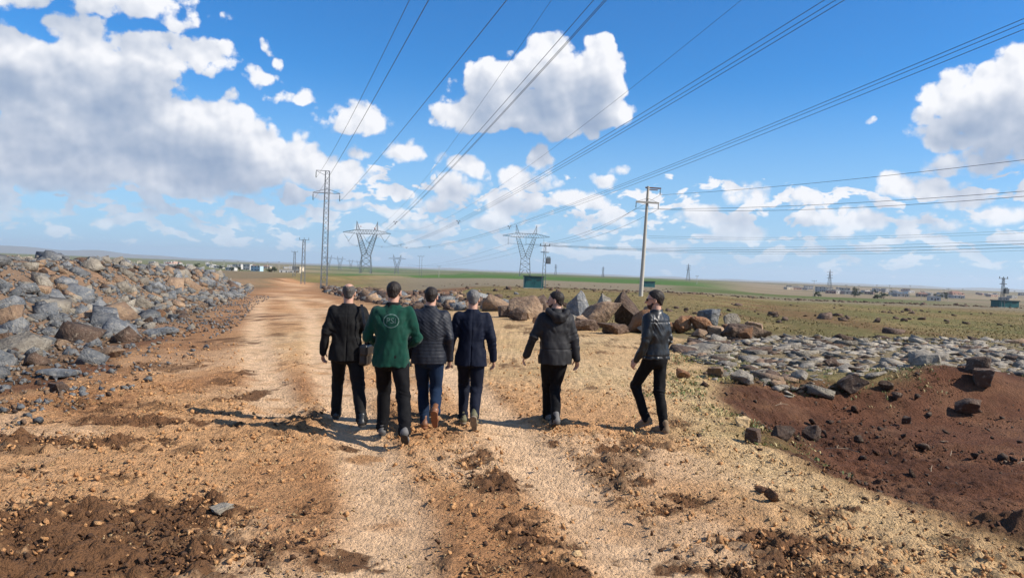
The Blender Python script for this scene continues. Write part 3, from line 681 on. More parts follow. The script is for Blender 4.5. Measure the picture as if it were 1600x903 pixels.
for i, a in enumerate([
  ('stone', 1222, 688, .30, .24, .25, 'brown', 'rounded dark stone at the left rim of the red soil hollow', 31), ('stone', 1268, 685, .34, .27, .26, 'brown', 'pointed dark stone beside the rounded one in the hollow', 32, 'peak'),
  ('stone', 1176, 690, .20, .19, .18, 'brown', 'small dark stone at the edge of the yellow chippings', 33), ('stone', 1325, 640, .62, .36, .45, 'brown', 'wide dark brown stone in the middle of the red soil', 34),
  ('stone', 1508, 652, .50, .36, .4, 'brown', 'squat dark stone of the pair on the soil mound', 35), ('stone', 1533, 642, .50, .42, .4, 'brown', 'taller dark stone of the pair on the soil mound', 36),
  ('stone', 1380, 640, .3, .2, .25, 'brown', 'small brown stone right of the wide one', 37), ('stone', 1400, 645, .22, .14, .2, 'brown', 'little dark stone in the weeds right of the wide one', 38),
  ('stone', 1416, 662, .2, .16, .16, 'brown', 'lone brownish stone in the open red soil', 39), ('stone', 1297, 598, .42, .22, .3, 'brown', 'flat dark stone above the red soil, by low weeds', 40),
  ('stone', 1525, 596, .55, .40, .4, 'brown', 'leaning dark slab on top of the soil mound', 41), ('stone', 1160, 668, .26, .15, .2, 'sand', 'sandy yellow stone on the shoulder above the hollow', 42),
  ('stone', 1476, 692, .16, .05, .1, 'tan', 'thin flat stone lying in the red soil', 43), ('stone', 1250, 590, .34, .2, .25, 'pale', 'rounded grey stone at the edge of the stone field', 44),
  ('stone', 1445, 580, .95, .42, .7, 'pale', 'largest pale rock hump in the stone field', 45), ('stone', 1160, 598, .48, .28, .35, 'pale', 'grey stone sticking out of the chippings slope', 46),
  ('stone', 1065, 592, .30, .22, .25, 'rust', 'orange stone just right of the leather-jacketed man\'s knee', 47), ('stone', 1118, 588, .4, .22, .3, 'tan', 'pale tan stone on the chippings right of the man', 48),
  ('stone', 900, 868, .085, .04, .06, 'sand', 'pale flat pebble stone on the track in the near foreground', 49), ('stone', 1205, 783, .17, .14, .12, 'soil', 'upright dark soil lump on the near right of the track', 50, 'peak'),
  ('stone', 92, 612, .24, .15, .2, 'brown', 'dark hollow-faced stone at the left edge of the track', 51), ('stone', 172, 560, .55, .28, .4, 'tan', 'tan stone where the bank meets the track', 52),
  ('stone', 248, 498, .62, .42, .5, 'rust', 'dark reddish block alone at the foot of the bank', 53), ('stone', 250, 522, 1.0, .22, .7, 'grey', 'flat grey slab at the track edge below the reddish block', 54),
  ('stone', 90, 590, .7, .18, .5, 'grey', 'flat grey slab embedded at the left shoulder of the track', 55), ('stone', 1190, 770, .12, .07, .1, 'soil', 'small dark lump beside the upright soil lump', 56),
  ('stone', 345, 798, .2, .05, .12, 'pale', 'pale flat stone at the edge of the dark damp patch', 57)]):
    boulder(*a, tilt=(0, 0, i * 2.1), group=None)

def build_gravel():
    rng = np.random.default_rng(55)
    def batch(name, n, smin, smax, colour, want, label, ylim=(3.6, 15), power=1.6, xr=.78):
        y = ylim[0] + (ylim[1] - ylim[0]) * rng.random(n) ** power; x = rng.uniform(-xr, xr, n) * y
        C, clod, stony, grass, road, rut, pit, bank = zones(x, y); k = rng.random(n) < want(clod, stony, road, rut, pit, x, y)
        x, y = x[k], y[k]; z = macro(x, y); s = smin + (smax - smin) * rng.random(len(x)) ** 3
        scatter_mesh(name, x, y, z + s * .1, s, CHIPS, ROCK[colour], rng, .9, label)
    batch('gravel', 26000, .012, .05, 'sand', lambda c, s, r, t, p, x, y: r * (1 - .8 * t) * (1 - c) * .8, 'sandy gravel strewn over the track', (3.6, 12))
    batch('gravel', 12000, .02, .085, 'sand', lambda c, s, r, t, p, x, y: r * smooth(1.8, .2, poly_dist(x, y, ROAD)) * (x > 1), 'yellow stone chippings along the right shoulder of the track', (5, 26), 1.0, .45)
    batch('soil_lumps', 30000, .015, .085, 'soil', lambda c, s, r, t, p, x, y: r * np.clip(c * 1.2 - .05, 0, 1) * (1 - .7 * t), 'dark soil lumps lying on the track', (3.6, 15))
    batch('soil_lumps', 16000, .012, .055, 'rust', lambda c, s, r, t, p, x, y: r * (1 - t) * np.clip(c + .12, 0, .6), 'reddish crumbs of earth on the track', (3.6, 12))
    batch('soil_lumps', 26000, .02, .10, 'clay', lambda c, s, r, t, p, x, y: r * (1 - t) * np.clip(.15 + .9 * smooth(.45, .62, fbm2(x / .9, y / .9, 3, 109)), 0, 1), 'tan lumps of dried earth on the track', (3.6, 20), 1.5)
    batch('soil_lumps', 15000, .015, .10, 'redsoil', lambda c, s, r, t, p, x, y: p * smooth(.4, .6, fbm2(x / 1.3, y / 1.3, 3, 119)), 'red-brown lumps of earth in the hollow', (5, 18), 1.0)
    batch('stones', 900, .08, .30, 'brown', lambda c, s, r, t, p, x, y: p * smooth(.42, .6, fbm2(x / 1.6, y / 1.6, 3, 121)) * smooth(9, 12, y) * .9, 'dark half-buried stones in the red soil', (8, 17.5), 1.0)
    batch('gravel', 9000, .015, .10, 'brown', lambda c, s, r, t, p, x, y: p * .5, 'small stones in the red soil', (5, 16), 1.0)
build_gravel()

def build_weeds():
    rng = np.random.default_rng(66)
    def blades(name, x, y, lo, hi, k, m, label, flat=.3):
        z = macro(x, y); n = len(x) * k; X, Y, Z = np.repeat(x, k), np.repeat(y, k), np.repeat(z, k); a = rng.uniform(0, 6.283, n); l = rng.uniform(lo, hi, n); w = l * rng.uniform(.10, .3, n); h = l * rng.uniform(flat, 1.1, n); c, s_ = np.cos(a), np.sin(a)
        X = X + rng.normal(0, lo, n); Y = Y + rng.normal(0, lo, n)
        P = np.stack([np.stack([X, Y, Z - .015], -1), np.stack([X + c * l * .5 - s_ * w, Y + s_ * l * .5 + c * w, Z + h * .75], -1), np.stack([X + c * l, Y + s_ * l, Z + h], -1), np.stack([X + c * l * .55 + s_ * w, Y + s_ * l * .55 - c * w, Z + h * .7], -1)], 1)
        tag(link(name, mesh_data(name, P.reshape(-1, 3), np.arange(4 * n).reshape(n, 4), m)), label, kind='stuff')
    n = 26000; y = rng.uniform(8.5, 24, n); x = rng.uniform(1.5, 13, n); pr = poly_dist(x, y, ROAD); pp = poly_dist(x, y, PIT)
    dens = smooth(.44, .64, fbm2(x / .8, y / .8, 4, 91, .6)) * np.maximum(smooth(1.7, 0, np.abs(pr + .3)), .7 * smooth(1.6, 0, np.abs(pp))) * smooth(8.5, 11, y)
    r = rng.random(n); k1, k2 = r < dens * .5, (r > dens * .5) & (r < dens * .8)
    blades('weeds', x[k1], y[k1], .018, .055, 4, mat('weed_leaf', (.10, .14, .03), .7, var=.35, scale=3.0), 'low green weeds on the shoulder and round the hollow')
    blades('dry_grass', x[k2], y[k2], .02, .07, 4, mat('straw', (.40, .32, .15), .85, var=.3, scale=3.0), 'dry straw-coloured grass on the shoulder and round the hollow', .6)
    n = 14000; y = 27 + 80 * rng.random(n) ** 1.4; x = rng.uniform(-.16, .72, n) * y; k = (poly_dist(x, y, ROAD) < -1) & (rng.random(n) < smooth(.36, .6, fbm2(x / 4, y / 7, 4, 93)) + .12)
    blades('grass', x[k], y[k], .03, .10, 4, mat('pasture_grass', (.23, .185, .08), .85, var=.35, scale=.5), 'short rough grass tufts over the pasture', .4)
    tw = mat('dry_twig', (.30, .22, .14), .9)
    for (px, py, l, a) in ((1210, 655, .3, .4), (1290, 700, .45, -.5), (1455, 733, .14, 1.1), (1485, 710, .12, .9), (1590, 722, .15, .1)):
        X, Y = spot(px, py, -.5); Z = gz(X, Y) + .02; b = MB()
        p = [(0, 0, 0), (l * .35 * math.cos(a), l * .35 * math.sin(a), .03), (l * .7 * math.cos(a + .2), l * .7 * math.sin(a + .2), .025), (l * math.cos(a), l * math.sin(a), .01)]
        b.tube(p, .006, 5); b.tube([p[1], (p[1][0] + .05, p[1][1] + .07, .06)], .004, 4)
        tag(b.build('twig', tw, None, loc=(X, Y, Z)), 'dry bent twig lying on the red soil of the hollow', 'twig', 'dry twigs on the red soil')
build_weeds()

# ------------------------------------------------------------------ people: bodies and clothes grown from distance fields
class Field:
    """a signed-distance grid; shapes are blended in one after another and the zero surface is turned into quads"""
    def __init__(s, lo, hi, res):
        s.lo = np.array(lo, float); s.res = res; s.n = np.ceil((np.array(hi) - s.lo) / res).astype(int) + 1
        s.D = np.full(s.n, 0.5, np.float32)
    def window(s, lo, hi, pad=0.07):
        a = np.clip(np.floor((np.array(lo) - pad - s.lo) / s.res).astype(int), 0, s.n); b = np.clip(np.ceil((np.array(hi) + pad - s.lo) / s.res).astype(int) + 1, 0, s.n)
        sl = tuple(slice(i, j) for i, j in zip(a, b))
        ax = [(s.lo[k] + s.res * np.arange(a[k], b[k])).astype(np.float32) for k in range(3)]
        return sl, np.meshgrid(*ax, indexing='ij')
    def blend(s, sl, d, k):
        o = s.D[sl]
        if k <= 0: s.D[sl] = np.minimum(o, d); return
        h = np.clip(0.5 + 0.5 * (o - d) / k, 0, 1); s.D[sl] = o * (1 - h) + d * h - k * h * (1 - h)
    def cone(s, a, b, ra, rb, k=0.03):
        a, b = np.array(a, float), np.array(b, float); r = max(ra, rb)
        sl, (X, Y, Z) = s.window(np.minimum(a, b) - r, np.maximum(a, b) + r)
        ba = b - a; q = float(ba @ ba) + 1e-9
        h = np.clip(((X - a[0]) * ba[0] + (Y - a[1]) * ba[1] + (Z - a[2]) * ba[2]) / q, 0, 1)
        d = np.sqrt((X - a[0] - ba[0] * h) ** 2 + (Y - a[1] - ba[1] * h) ** 2 + (Z - a[2] - ba[2] * h) ** 2) - (ra + (rb - ra) * h)
        s.blend(sl, d, k)
    def ell(s, c, r, R=None, k=0.02, cut=False):
        c = np.array(c, float); m = max(r); sl, (X, Y, Z) = s.window(c - m, c + m)
        p = [X - c[0], Y - c[1], Z - c[2]]
        if R is not None: p = [R[0, i] * p[0] + R[1, i] * p[1] + R[2, i] * p[2] for i in range(3)]
        k0 = np.sqrt((p[0] / r[0]) ** 2 + (p[1] / r[1]) ** 2 + (p[2] / r[2]) ** 2); k1 = np.sqrt((p[0] / r[0] ** 2) ** 2 + (p[1] / r[1] ** 2) ** 2 + (p[2] / r[2] ** 2) ** 2) + 1e-6
        d = k0 * (k0 - 1) / k1
        if cut:
            o = s.D[sl]; h = np.clip(0.5 - 0.5 * (o + d) / k, 0, 1); s.D[sl] = o * (1 - h) - d * h + k * h * (1 - h)
        else: s.blend(sl, d, k)
    def box(s, c, hx, R=None, rad=0.01, k=0.01):
        c = np.array(c, float); m = float(np.linalg.norm(hx)); sl, (X, Y, Z) = s.window(c - m, c + m, .03)
        p = [X - c[0], Y - c[1], Z - c[2]]
        if R is not None: p = [R[0, i] * p[0] + R[1, i] * p[1] + R[2, i] * p[2] for i in range(3)]
        q = [np.abs(p[i]) - hx[i] + rad for i in range(3)]
        d = np.sqrt(sum(np.maximum(v, 0) ** 2 for v in q)) + np.minimum(np.maximum(np.maximum(q[0], q[1]), q[2]), 0) - rad
        s.blend(sl, d, k)
    def loft(s, rows, k=0.03, power=2.3):              # rows of (z, half width, half depth, centre x, centre y)
        rows = np.array(rows, float); z0, z1 = rows[0, 0], rows[-1, 0]; m = max(rows[:, 1].max(), rows[:, 2].max()) + .1
        sl, (X, Y, Z) = s.window((-m, -m - .1, z0), (m, m + .1, z1))
        z = Z[0, 0]; a, b, cx, cy = (np.interp(z, rows[:, 0], rows[:, i]).astype(np.float32) for i in (1, 2, 3, 4))
        t = (np.abs((X - cx) / a) ** power + np.abs((Y - cy) / b) ** power) ** (1 / power)
        d = (t - 1) * np.minimum(a, b); d = np.maximum(d, np.maximum(z0 - Z, Z - z1))
        s.blend(sl, d, k)
    def trim(s, fn):                                   # keep only where fn(X, Y, Z) < 0
        X, Y, Z = np.meshgrid(*[(s.lo[k] + s.res * np.arange(s.n[k])).astype(np.float32) for k in range(3)], indexing='ij')
        s.D = np.maximum(s.D, fn(X, Y, Z))
    def ruffle(s, fn):                                 # add fn(points) to the distance near the surface
        i = np.argwhere(np.abs(s.D) < 0.03); p = s.lo + s.res * i; s.D[tuple(i.T)] += fn(p).astype(np.float32)
    def mesh(s):
        D = s.D; D = np.pad(D, 1, constant_values=0.5); lo = s.lo - s.res; n = D.shape
        neg = D < 0
        c = np.zeros(tuple(q - 1 for q in n), np.uint8)
        for dx in (0, 1):
            for dy in (0, 1):
                for dz in (0, 1): c += neg[dx:n[0] - 1 + dx, dy:n[1] - 1 + dy, dz:n[2] - 1 + dz]
        act = (c > 0) & (c < 8); cells = np.argwhere(act); idx = np.full(act.shape, -1, np.int64); idx[tuple(cells.T)] = np.arange(len(cells))
        acc = np.zeros((len(cells), 3)); cnt = np.zeros(len(cells))
        corners = [(x, y, z) for x in (0, 1) for y in (0, 1) for z in (0, 1)]
        val = {q: D[cells[:, 0] + q[0], cells[:, 1] + q[1], cells[:, 2] + q[2]] for q in corners}
        for a in corners:
            for ax in range(3):
                if a[ax] == 0:
                    b = list(a); b[ax] = 1; b = tuple(b); va, vb = val[a], val[b]; cr = (va < 0) != (vb < 0)
                    t = np.where(cr, va / np.where(cr, va - vb, 1), 0); p = np.array(a, float)[None].repeat(len(cells), 0); p[:, ax] += t
                    acc[cr] += p[cr]; cnt[cr] += 1
        V = lo + s.res * (cells + acc / np.maximum(cnt, 1)[:, None])
        Q = []
        for ax in range(3):
            u, w = (ax + 1) % 3, (ax + 2) % 3
            sa = [slice(1, q - 1) for q in n]; sb = list(sa); sa[ax] = slice(0, n[ax] - 1); sb[ax] = slice(1, n[ax])
            A, B_ = neg[tuple(sa)], neg[tuple(sb)]
            e = np.argwhere(A != B_); off = np.ones(3, int); off[ax] = 0; e = e + off
            flip = neg[tuple(e.T)]
            def cell(du, dw):
                q = e.copy(); q[:, u] -= du; q[:, w] -= dw; return idx[tuple(q.T)]
            f = np.stack([cell(0, 0), cell(1, 0), cell(1, 1), cell(0, 1)], -1)
            f = np.where(flip[:, None], f, f[:, ::-1]); Q.append(f)
        return V, np.concatenate(Q)
    def build(s, name, m, parent):
        V, Q = s.mesh(); return link(name, mesh_data(name, V, Q, m, True), parent)

def unit(v): v = np.array(v, float); return v / (np.linalg.norm(v) + 1e-9)
def two_bone(a, b, l1, l2, pole):
    a, b = np.array(a, float), np.array(b, float); d = b - a; L = np.linalg.norm(d)
    if L > (l1 + l2) * .999: b = a + d / L * (l1 + l2) * .999; d = b - a; L = np.linalg.norm(d)
    u = d / L; x = (l1 * l1 - l2 * l2 + L * L) / (2 * L); h = math.sqrt(max(l1 * l1 - x * x, 0)); p = np.array(pole, float); p = unit(p - u * (p @ u))
    return a + u * x + p * h, b
def Rx(a): return np.array(Matrix.Rotation(a, 3, 'X'))
def Ry(a): return np.array(Matrix.Rotation(a, 3, 'Y'))
def Rz(a): return np.array(Matrix.Rotation(a, 3, 'Z'))

def cloth(name, color, rough=.85, bump=.25, bscale=90, spec=.15, sheen=0.0, quilt=0, leather=False):
    if name in MATS: return MATS[name]
    m = bpy.data.materials.new(name); m.use_nodes = True; T = NT(m.node_tree); b = m.node_tree.nodes['Principled BSDF']
    tc = T.n('ShaderNodeTexCoord').outputs['Object']
    n = T.noise(tc, 7.0, 5, .6); c = T.mix(n, tuple(q * .75 for q in color), tuple(q * 1.25 for q in color))
    T.put(b.inputs['Base Color'], c); T.put(b.inputs['Roughness'], T.ramp(T.noise(tc, 14.0, 4, .6), .3, .7, rough - .08, min(rough + .08, 1))); b.inputs['Specular IOR Level'].default_value = spec
    if sheen: b.inputs['Sheen Weight'].default_value = sheen
    h = T.noise(tc, bscale, 4, .65)
    if leather: h = T.math('ADD', T.math('MULTIPLY', h, .12), T.noise(tc, 9.0, 3, .5, .3))
    if quilt:
        sp = T.n('ShaderNodeSeparateXYZ'); T.put(sp.inputs[0], tc)
        lean = T.ramp(sp.outputs[2], 1.08, 1.16, 0.0, 1.0)
        ph = T.math('ADD', sp.outputs[2], T.math('MULTIPLY', T.math('MULTIPLY', sp.outputs[0], .75), lean))
        w = T.math('ABSOLUTE', T.math('SINE', T.math('MULTIPLY', ph, math.pi / 0.042)))
        h = T.math('ADD', T.math('MULTIPLY', h, .25), T.math('MULTIPLY', T.math('POWER', w, .5), .34))
    bn = T.n('ShaderNodeBump'); bn.inputs['Strength'].default_value = bump if not (quilt or leather) else .5; bn.inputs['Distance'].default_value = .012 if quilt else .006
    T.put(bn.inputs['Height'], h); T.put(b.inputs['Normal'], bn.outputs[0]); MATS[name] = m
    return m
def skin_mat():
    if 'skin' in MATS: return MATS['skin']
    m = mat('skin', (.46, .26, .18), .5, var=.12, scale=14, bump=.1, bscale=120); b = m.node_tree.nodes['Principled BSDF']
    b.inputs['Subsurface Weight'].default_value = .12; b.inputs['Subsurface Radius'].default_value = (.012, .005, .003); return m

def person(spec):
    S = spec; H = S.get('height', 1.75); k = H / 1.75; hd = S['heading']               # heading: radians to the left of straight ahead
    x0, y0 = S['at']; g0 = gz(x0, y0)
    root = empty('person', (x0, y0, g0), hd); tag(root, S['label'], 'person', 'men walking along the track')
    rng = np.random.default_rng(S['seed']); build = S.get('build', 1.0)
    def loc(wx, wy, z): # world position to the man's own frame
        dx, dy = wx - x0, wy - y0; c, s_ = math.cos(-hd), math.sin(-hd); return np.array([dx * c - dy * s_, dx * s_ + dy * c, z])
    lean = S.get('lean', .03); hipz = S.get('hip', .905) * k; sway = S.get('sway', 0.0)
    hip = {-1: np.array([-.092 * k, 0, hipz]), 1: np.array([.092 * k, 0, hipz])}
    feet = {}
    for sd in (-1, 1):
        wx, wy, lift, pit, yaw = S['feet'][sd]; ball = loc(wx, wy, 0); ball[2] = gz(wx, wy) - g0 + lift
        R = Rz(yaw) @ Rx(-pit); ank = ball - R @ np.array([0, .125 * k, -.088 * k])
        l1, l2 = .435 * k, .425 * k
        d = ank - hip[sd]; L = np.linalg.norm(d)
        if L > (l1 + l2) * .998: l1 *= L / (l1 + l2) * 1.003; l2 = l2 * L / (l1 + l2) if False else L * 1.003 - l1
        knee, ank = two_bone(hip[sd], ank, l1, l2, np.array([0, 1, .1])); feet[sd] = (knee, ank, R)
    ly = lambda z: lean * (z - hipz) / .5
    shz = 1.405 * k; sw = S.get('shoulder', .182) * k
    arms = {}
    for sd in (-1, 1):
        sh = np.array([sd * sw, ly(shz) - .005, shz]); tx, ty, tz = S['hands'][sd]; wr = np.array([sd * tx, ty, tz]) * k
        el, wr = two_bone(sh, wr, .295 * k, .255 * k, S.get('elbow', {}).get(sd, np.array([sd * .35, -1, -.1]))); arms[sd] = (sh, el, wr)
    neck0, hc = np.array([0, ly(1.46 * k) - .01, 1.46 * k]), np.array([0, ly(1.6 * k) + .02, 1.628 * k])
    HR = Rz(S.get('look', 0.0)) @ Rx(S.get('nod', -.05)); hp = lambda v: hc + HR @ (np.array(v) * k)
    hs = k
    # --- body: one continuous surface
    f = Field((-.62, -.62, -.03), (.62, .62, 1.80 * k + .02), .0075)
    bt = [(.86, .145, .10), (.98, .15, .105), (1.1, .135, .095), (1.25, .155, .10), (1.36, .155, .095), (1.42, .13, .08), (1.47, .06, .06)]
    f.loft([(z * k, a * k * build, b * k * build, 0, ly(z * k)) for z, a, b in bt], .03)
    for sd in (-1, 1):
        sh, el, wr = arms[sd]; kn, an, R = feet[sd]
        f.cone(sh, el, .046 * k, .037 * k, .03); f.cone(el, wr, .037 * k, .026 * k, .02)
        f.cone(hip[sd], kn, .072 * k, .046 * k, .04); f.cone(kn, an, .046 * k, .034 * k, .02); f.cone(an, an + R @ np.array([0, .13, -.045]), .03, .024, .02)
        d = unit(wr - el); d = unit(d + np.array([0, .25, 0]) * S.get('relax', 1.0)); th = unit(np.array([-sd * .25, 1, 0]) - d * (np.array([-sd * .25, 1, 0]) @ d)); nrm = np.cross(d, th) ; nrm = nrm * (-sd if nrm[0] > 0 else sd) if False else nrm * (1 if nrm[0] * sd < 0 else -1)
        for j, (o, ln) in enumerate(((.031, .070), (.010, .078), (-.011, .072), (-.031, .056))):
            b0 = wr + th * o * .45 * hs; kn_ = wr + (d * .088 + th * o) * hs; f.cone(b0, kn_, .0155 * hs, .0115 * hs, .012)
            p, c = kn_, 0.35 + .06 * j
            for sgm, r in ((.45, .0098), (.32, .0088), (.25, .0076)):
                q = p + (d * math.cos(c) + nrm * math.sin(c)) * ln * sgm * 1.15 * hs; f.cone(p, q, r * hs, r * .92 * hs, .003); p = q; c += .42
        p = wr + (d * .03 + th * .026) * hs
        for v, ln, r in ((d * .6 + th * .75 + nrm * .2, .042, .0125), (d * .85 + th * .4 + nrm * .35, .032, .0105), (d * .95 + th * .1 + nrm * .4, .024, .009)):
            q = p + unit(v) * ln * hs; f.cone(p, q, r * hs, r * .9 * hs, .006); p = q
    f.cone(neck0 - np.array([0, 0, .03]), hp((0, -.018, -.06)), .060 * k * build ** .5, .056 * k * build ** .5, .03)
    f.ell(hp((0, -.012, .034)), np.array((.077, .098, .084)) * hs, HR, .02); f.ell(hp((0, .026, -.03)), np.array((.063, .072, .086)) * hs, HR, .03)
    f.ell(hp((0, .05, -.088)), np.array((.036, .034, .028)) * hs, HR, .03); f.cone(hp((0, .094, .006)), hp((0, .117, -.032)), .009, .0135, .012)
    f.ell(hp((0, .082, .022)), np.array((.05, .016, .011)) * hs, HR, .015); f.ell(hp((0, .094, -.063)), np.array((.024, .010, .010)) * hs, HR, .008)
    for sd in (-1, 1):
        f.ell(hp((sd * .031, .104, .003)), np.array((.014, .012, .010)) * hs, HR, .01, cut=True)
        f.ell(hp((sd * .079, -.008, -.008)), np.array((.011, .019, .033)) * hs, HR @ Rz(-sd * .4), .008); f.ell(hp((sd * .088, -.003, -.006)), np.array((.006, .009, .018)) * hs, HR, .006, cut=True)
    body = f.build('body', skin_mat(), root)
    for sd in (-1, 1):
        e = MB(); e.lathe([(.0005, -.012), (.006, -.0104), (.0104, -.006), (.012, 0), (.0104, .006), (.006, .0104), (.0005, .012)], n=10)
        e.build('eye', mat('eye_dark', (.05, .035, .03), .2), body, True, loc=tuple(hp((sd * .031, .086, .004))))
    # --- hair
    def head_local(X, Y, Z):
        p = [X - hc[0], Y - hc[1], Z - hc[2]]; return [(HR[0, i] * p[0] + HR[1, i] * p[1] + HR[2, i] * p[2]) / hs for i in range(3)]
    hf = Field(hc - .19, hc + .19, .005); th = S.get('hair_thick', .010)
    hf.ell(hp((0, -.012, .034)), np.array((.077 + th, .098 + th, .084 + th * 1.3)) * hs, HR, .01); hf.ell(hp((0, -.062, -.03)), np.array((.056, .038, .055)) * hs, HR, .02)
    def hair_cut(X, Y, Z):
        x, y, z = head_local(X, Y, Z); d = (0.95 * y + .008 - z) / 1.38
        d = np.maximum(d, .055 - np.sqrt((np.abs(x) - .086) ** 2 + (y - .012) ** 2 + (z + .02) ** 2) - .012)         # round the ears
        d = np.maximum(d, -.088 - z)
        if S.get('bald'): d = np.maximum(d, .078 - np.sqrt(x ** 2 + ((y - .015) * .9) ** 2 + (z - .128) ** 2)); d = np.maximum(d, z - .085)
        return d * hs + (vnoise3(np.stack([X, Y, Z], -1) * 75.0) - .5) * .016
    hf.trim(hair_cut); hf.ruffle(lambda p: (vnoise3(p * np.array([90, 90, 45])) - .5) * .008 + (vnoise3(p * 190) - .5) * .003)
    hf.build('hair', S['hair'], root)
    if S.get('beard'):
        bf = Field(hc - .19, hc + .19, .005); bf.ell(hp((0, .026, -.03)), np.array((.0655, .0745, .088)) * hs, HR, .02); bf.ell(hp((0, .05, -.088)), np.array((.039, .038, .032)) * hs, HR, .03)
        def bc(X, Y, Z):
            x, y, z = head_local(X, Y, Z); d = np.maximum(z + .058 - np.clip(.055 - y, 0, 1) * 1.1, .002 - y); d = np.maximum(d, .015 - np.sqrt(x ** 2 * .4 + (y - .107) ** 2 + (z + .064) ** 2)); return d * hs
        bf.trim(bc); bf.ruffle(lambda p: (vnoise3(p * 110) - .5) * .006); bf.build('beard', S['beard'], root)
    if S.get('glasses'):
        gm = mat('dark_lens', (.01, .01, .012), .12); e = MB()
        for sd in (-1, 1):
            c = [hp((sd * .032 + a, .108 - abs(sd * .032 + a) * .16, .004 + b)) for a, b in ((-.025, .016), (.025, .018), (.026, -.008), (.014, -.020), (-.012, -.020), (-.025, -.006))]
            n_ = HR @ np.array([0, .004, 0]); m_ = len(c); e.add([p + n_ for p in c] + [p - n_ for p in c], [tuple(range(m_)), tuple(range(2 * m_ - 1, m_ - 1, -1))] + [(i, m_ + i, m_ + (i + 1) % m_, (i + 1) % m_) for i in range(m_)])
            e.bar(hp((sd * .058, .100, .014)), hp((sd * .083, -.01, .012)), .003)
        e.bar(hp((-.01, .109, .010)), hp((.01, .109, .010)), .003); e.build('sunglasses', gm, root)
    # --- trousers
    tw = S.get('trouser', 1.0) * k * build ** .5
    f = Field((-.5, -.62, -.02), (.5, .62, 1.08 * k), .0085)
    f.ell((0, -.012, hipz + .02), (.172 * k * build, .128 * k * build, .15 * k), None, .03); f.ell((0, -.045, hipz - .02), (.15 * k * build, .095 * k * build, .11 * k), None, .04)
    for sd in (-1, 1):
        kn, an, R = feet[sd]; sh_ = R @ np.array([0, -.005, -.012]); up = unit(kn - an)
        f.cone(hip[sd] + np.array([0, -.005, 0]), kn, .096 * tw, .073 * tw, .035); f.cone(kn, an + sh_ + up * .0, .073 * tw, .060 * tw, .03)
        f.cone(an + up * .06, an + sh_ * 1.5, .060 * tw, .062 * tw, .01)
    def creases(p):
        n_ = (vnoise3(p * np.array([16, 16, 9]) + 3.3 * S['seed']) - .5) * .016
        for sd in (-1, 1):
            for j, a in ((0, .011), (1, .012)):
                c = feet[sd][j]; w = np.exp(-((p - c) ** 2).sum(1) / .012); n_ += w * a * (1 - 2 * np.abs(2 * vnoise3(p @ np.array([[9, 0, 8 * sd], [0, 9, 4], [2, 0, 26]]) + S['seed'] * 3.7) - 1))
        return n_
    f.ruffle(creases)
    f.build('trousers', S['trousers'], root)
    # --- shoes
    for sd in (-1, 1):
        kn, an, R = feet[sd]; P = lambda v: an + R @ (np.array(v) * k); f = Field(an - .27, an + .27, .0058)
        f.cone(P((0, -.02, .05)), P((0, -.035, -.04)), .040, .041, .02); f.cone(P((0, -.035, -.045)), P((0, .10, -.052)), .040, .037, .03); f.cone(P((0, .09, -.055)), P((sd * .004, .165, -.060)), .041, .029, .03)
        f.trim(lambda X, Y, Z: (-(R[0, 2] * (X - an[0]) + R[1, 2] * (Y - an[1]) + R[2, 2] * (Z - an[2])) - .074 * k))
        sh_ = f.build('shoe', S['shoes'], root)
        f = Field(an - .28, an + .28, .0058); f.cone(P((0, -.035, -.079)), P((0, .06, -.079)), .042, .040, .01); f.cone(P((0, .06, -.079)), P((sd * .004, .165, -.079)), .044, .031, .01)
        lz = lambda X, Y, Z: (R[0, 2] * (X - an[0]) + R[1, 2] * (Y - an[1]) + R[2, 2] * (Z - an[2]))
        f.trim(lambda X, Y, Z: np.maximum(lz(X, Y, Z) + .070 * k, -lz(X, Y, Z) - .094 * k)); f.build('sole', S['soles'], sh_)
    # --- jacket
    J = S['jacket']; hem = J['hem'] * k; fit = J.get('fit', 1.0) * build * k
    f = Field((-.62, -.55, hem - .06), (.62, .60, 1.62 * k), .0085)
    fl = J.get('flare', 1.0)
    rows = [(hem - .05, .196 * fl, .142 * fl), (.90 * k, .194 * fl ** .5, .142), (1.0 * k, .180, .135), (1.10 * k, .174, .126), (1.25 * k, .196, .132), (1.34 * k, .200, .126), (1.385 * k, .190, .114), (1.42 * k, .160, .098), (1.455 * k, .112, .084), (1.49 * k, .074, .072)]
    f.loft([(z, a * fit, b * fit, sway * (z - hipz), ly(z) - .012) for z, a, b in rows], .03)
    for sd in (-1, 1):
        sh, el, wr = arms[sd]; sl = J.get('sleeve', 1.0) * k
        f.cone(sh + np.array([-sd * .012, 0, -.012]), el, .077 * sl * build ** .5, .061 * sl, .045); f.cone(el, wr + unit(wr - el) * .005, .061 * sl, .046 * sl, .02)
    f.trim(lambda X, Y, Z: np.where((np.abs(X) < .30) & (Z < hem + .2) & (np.sqrt((X / (.25 * fl)) ** 2 + (Y / .21) ** 2) < 1.0), hem - Z, -1.0))
    amp = J.get('crease', 1.0)
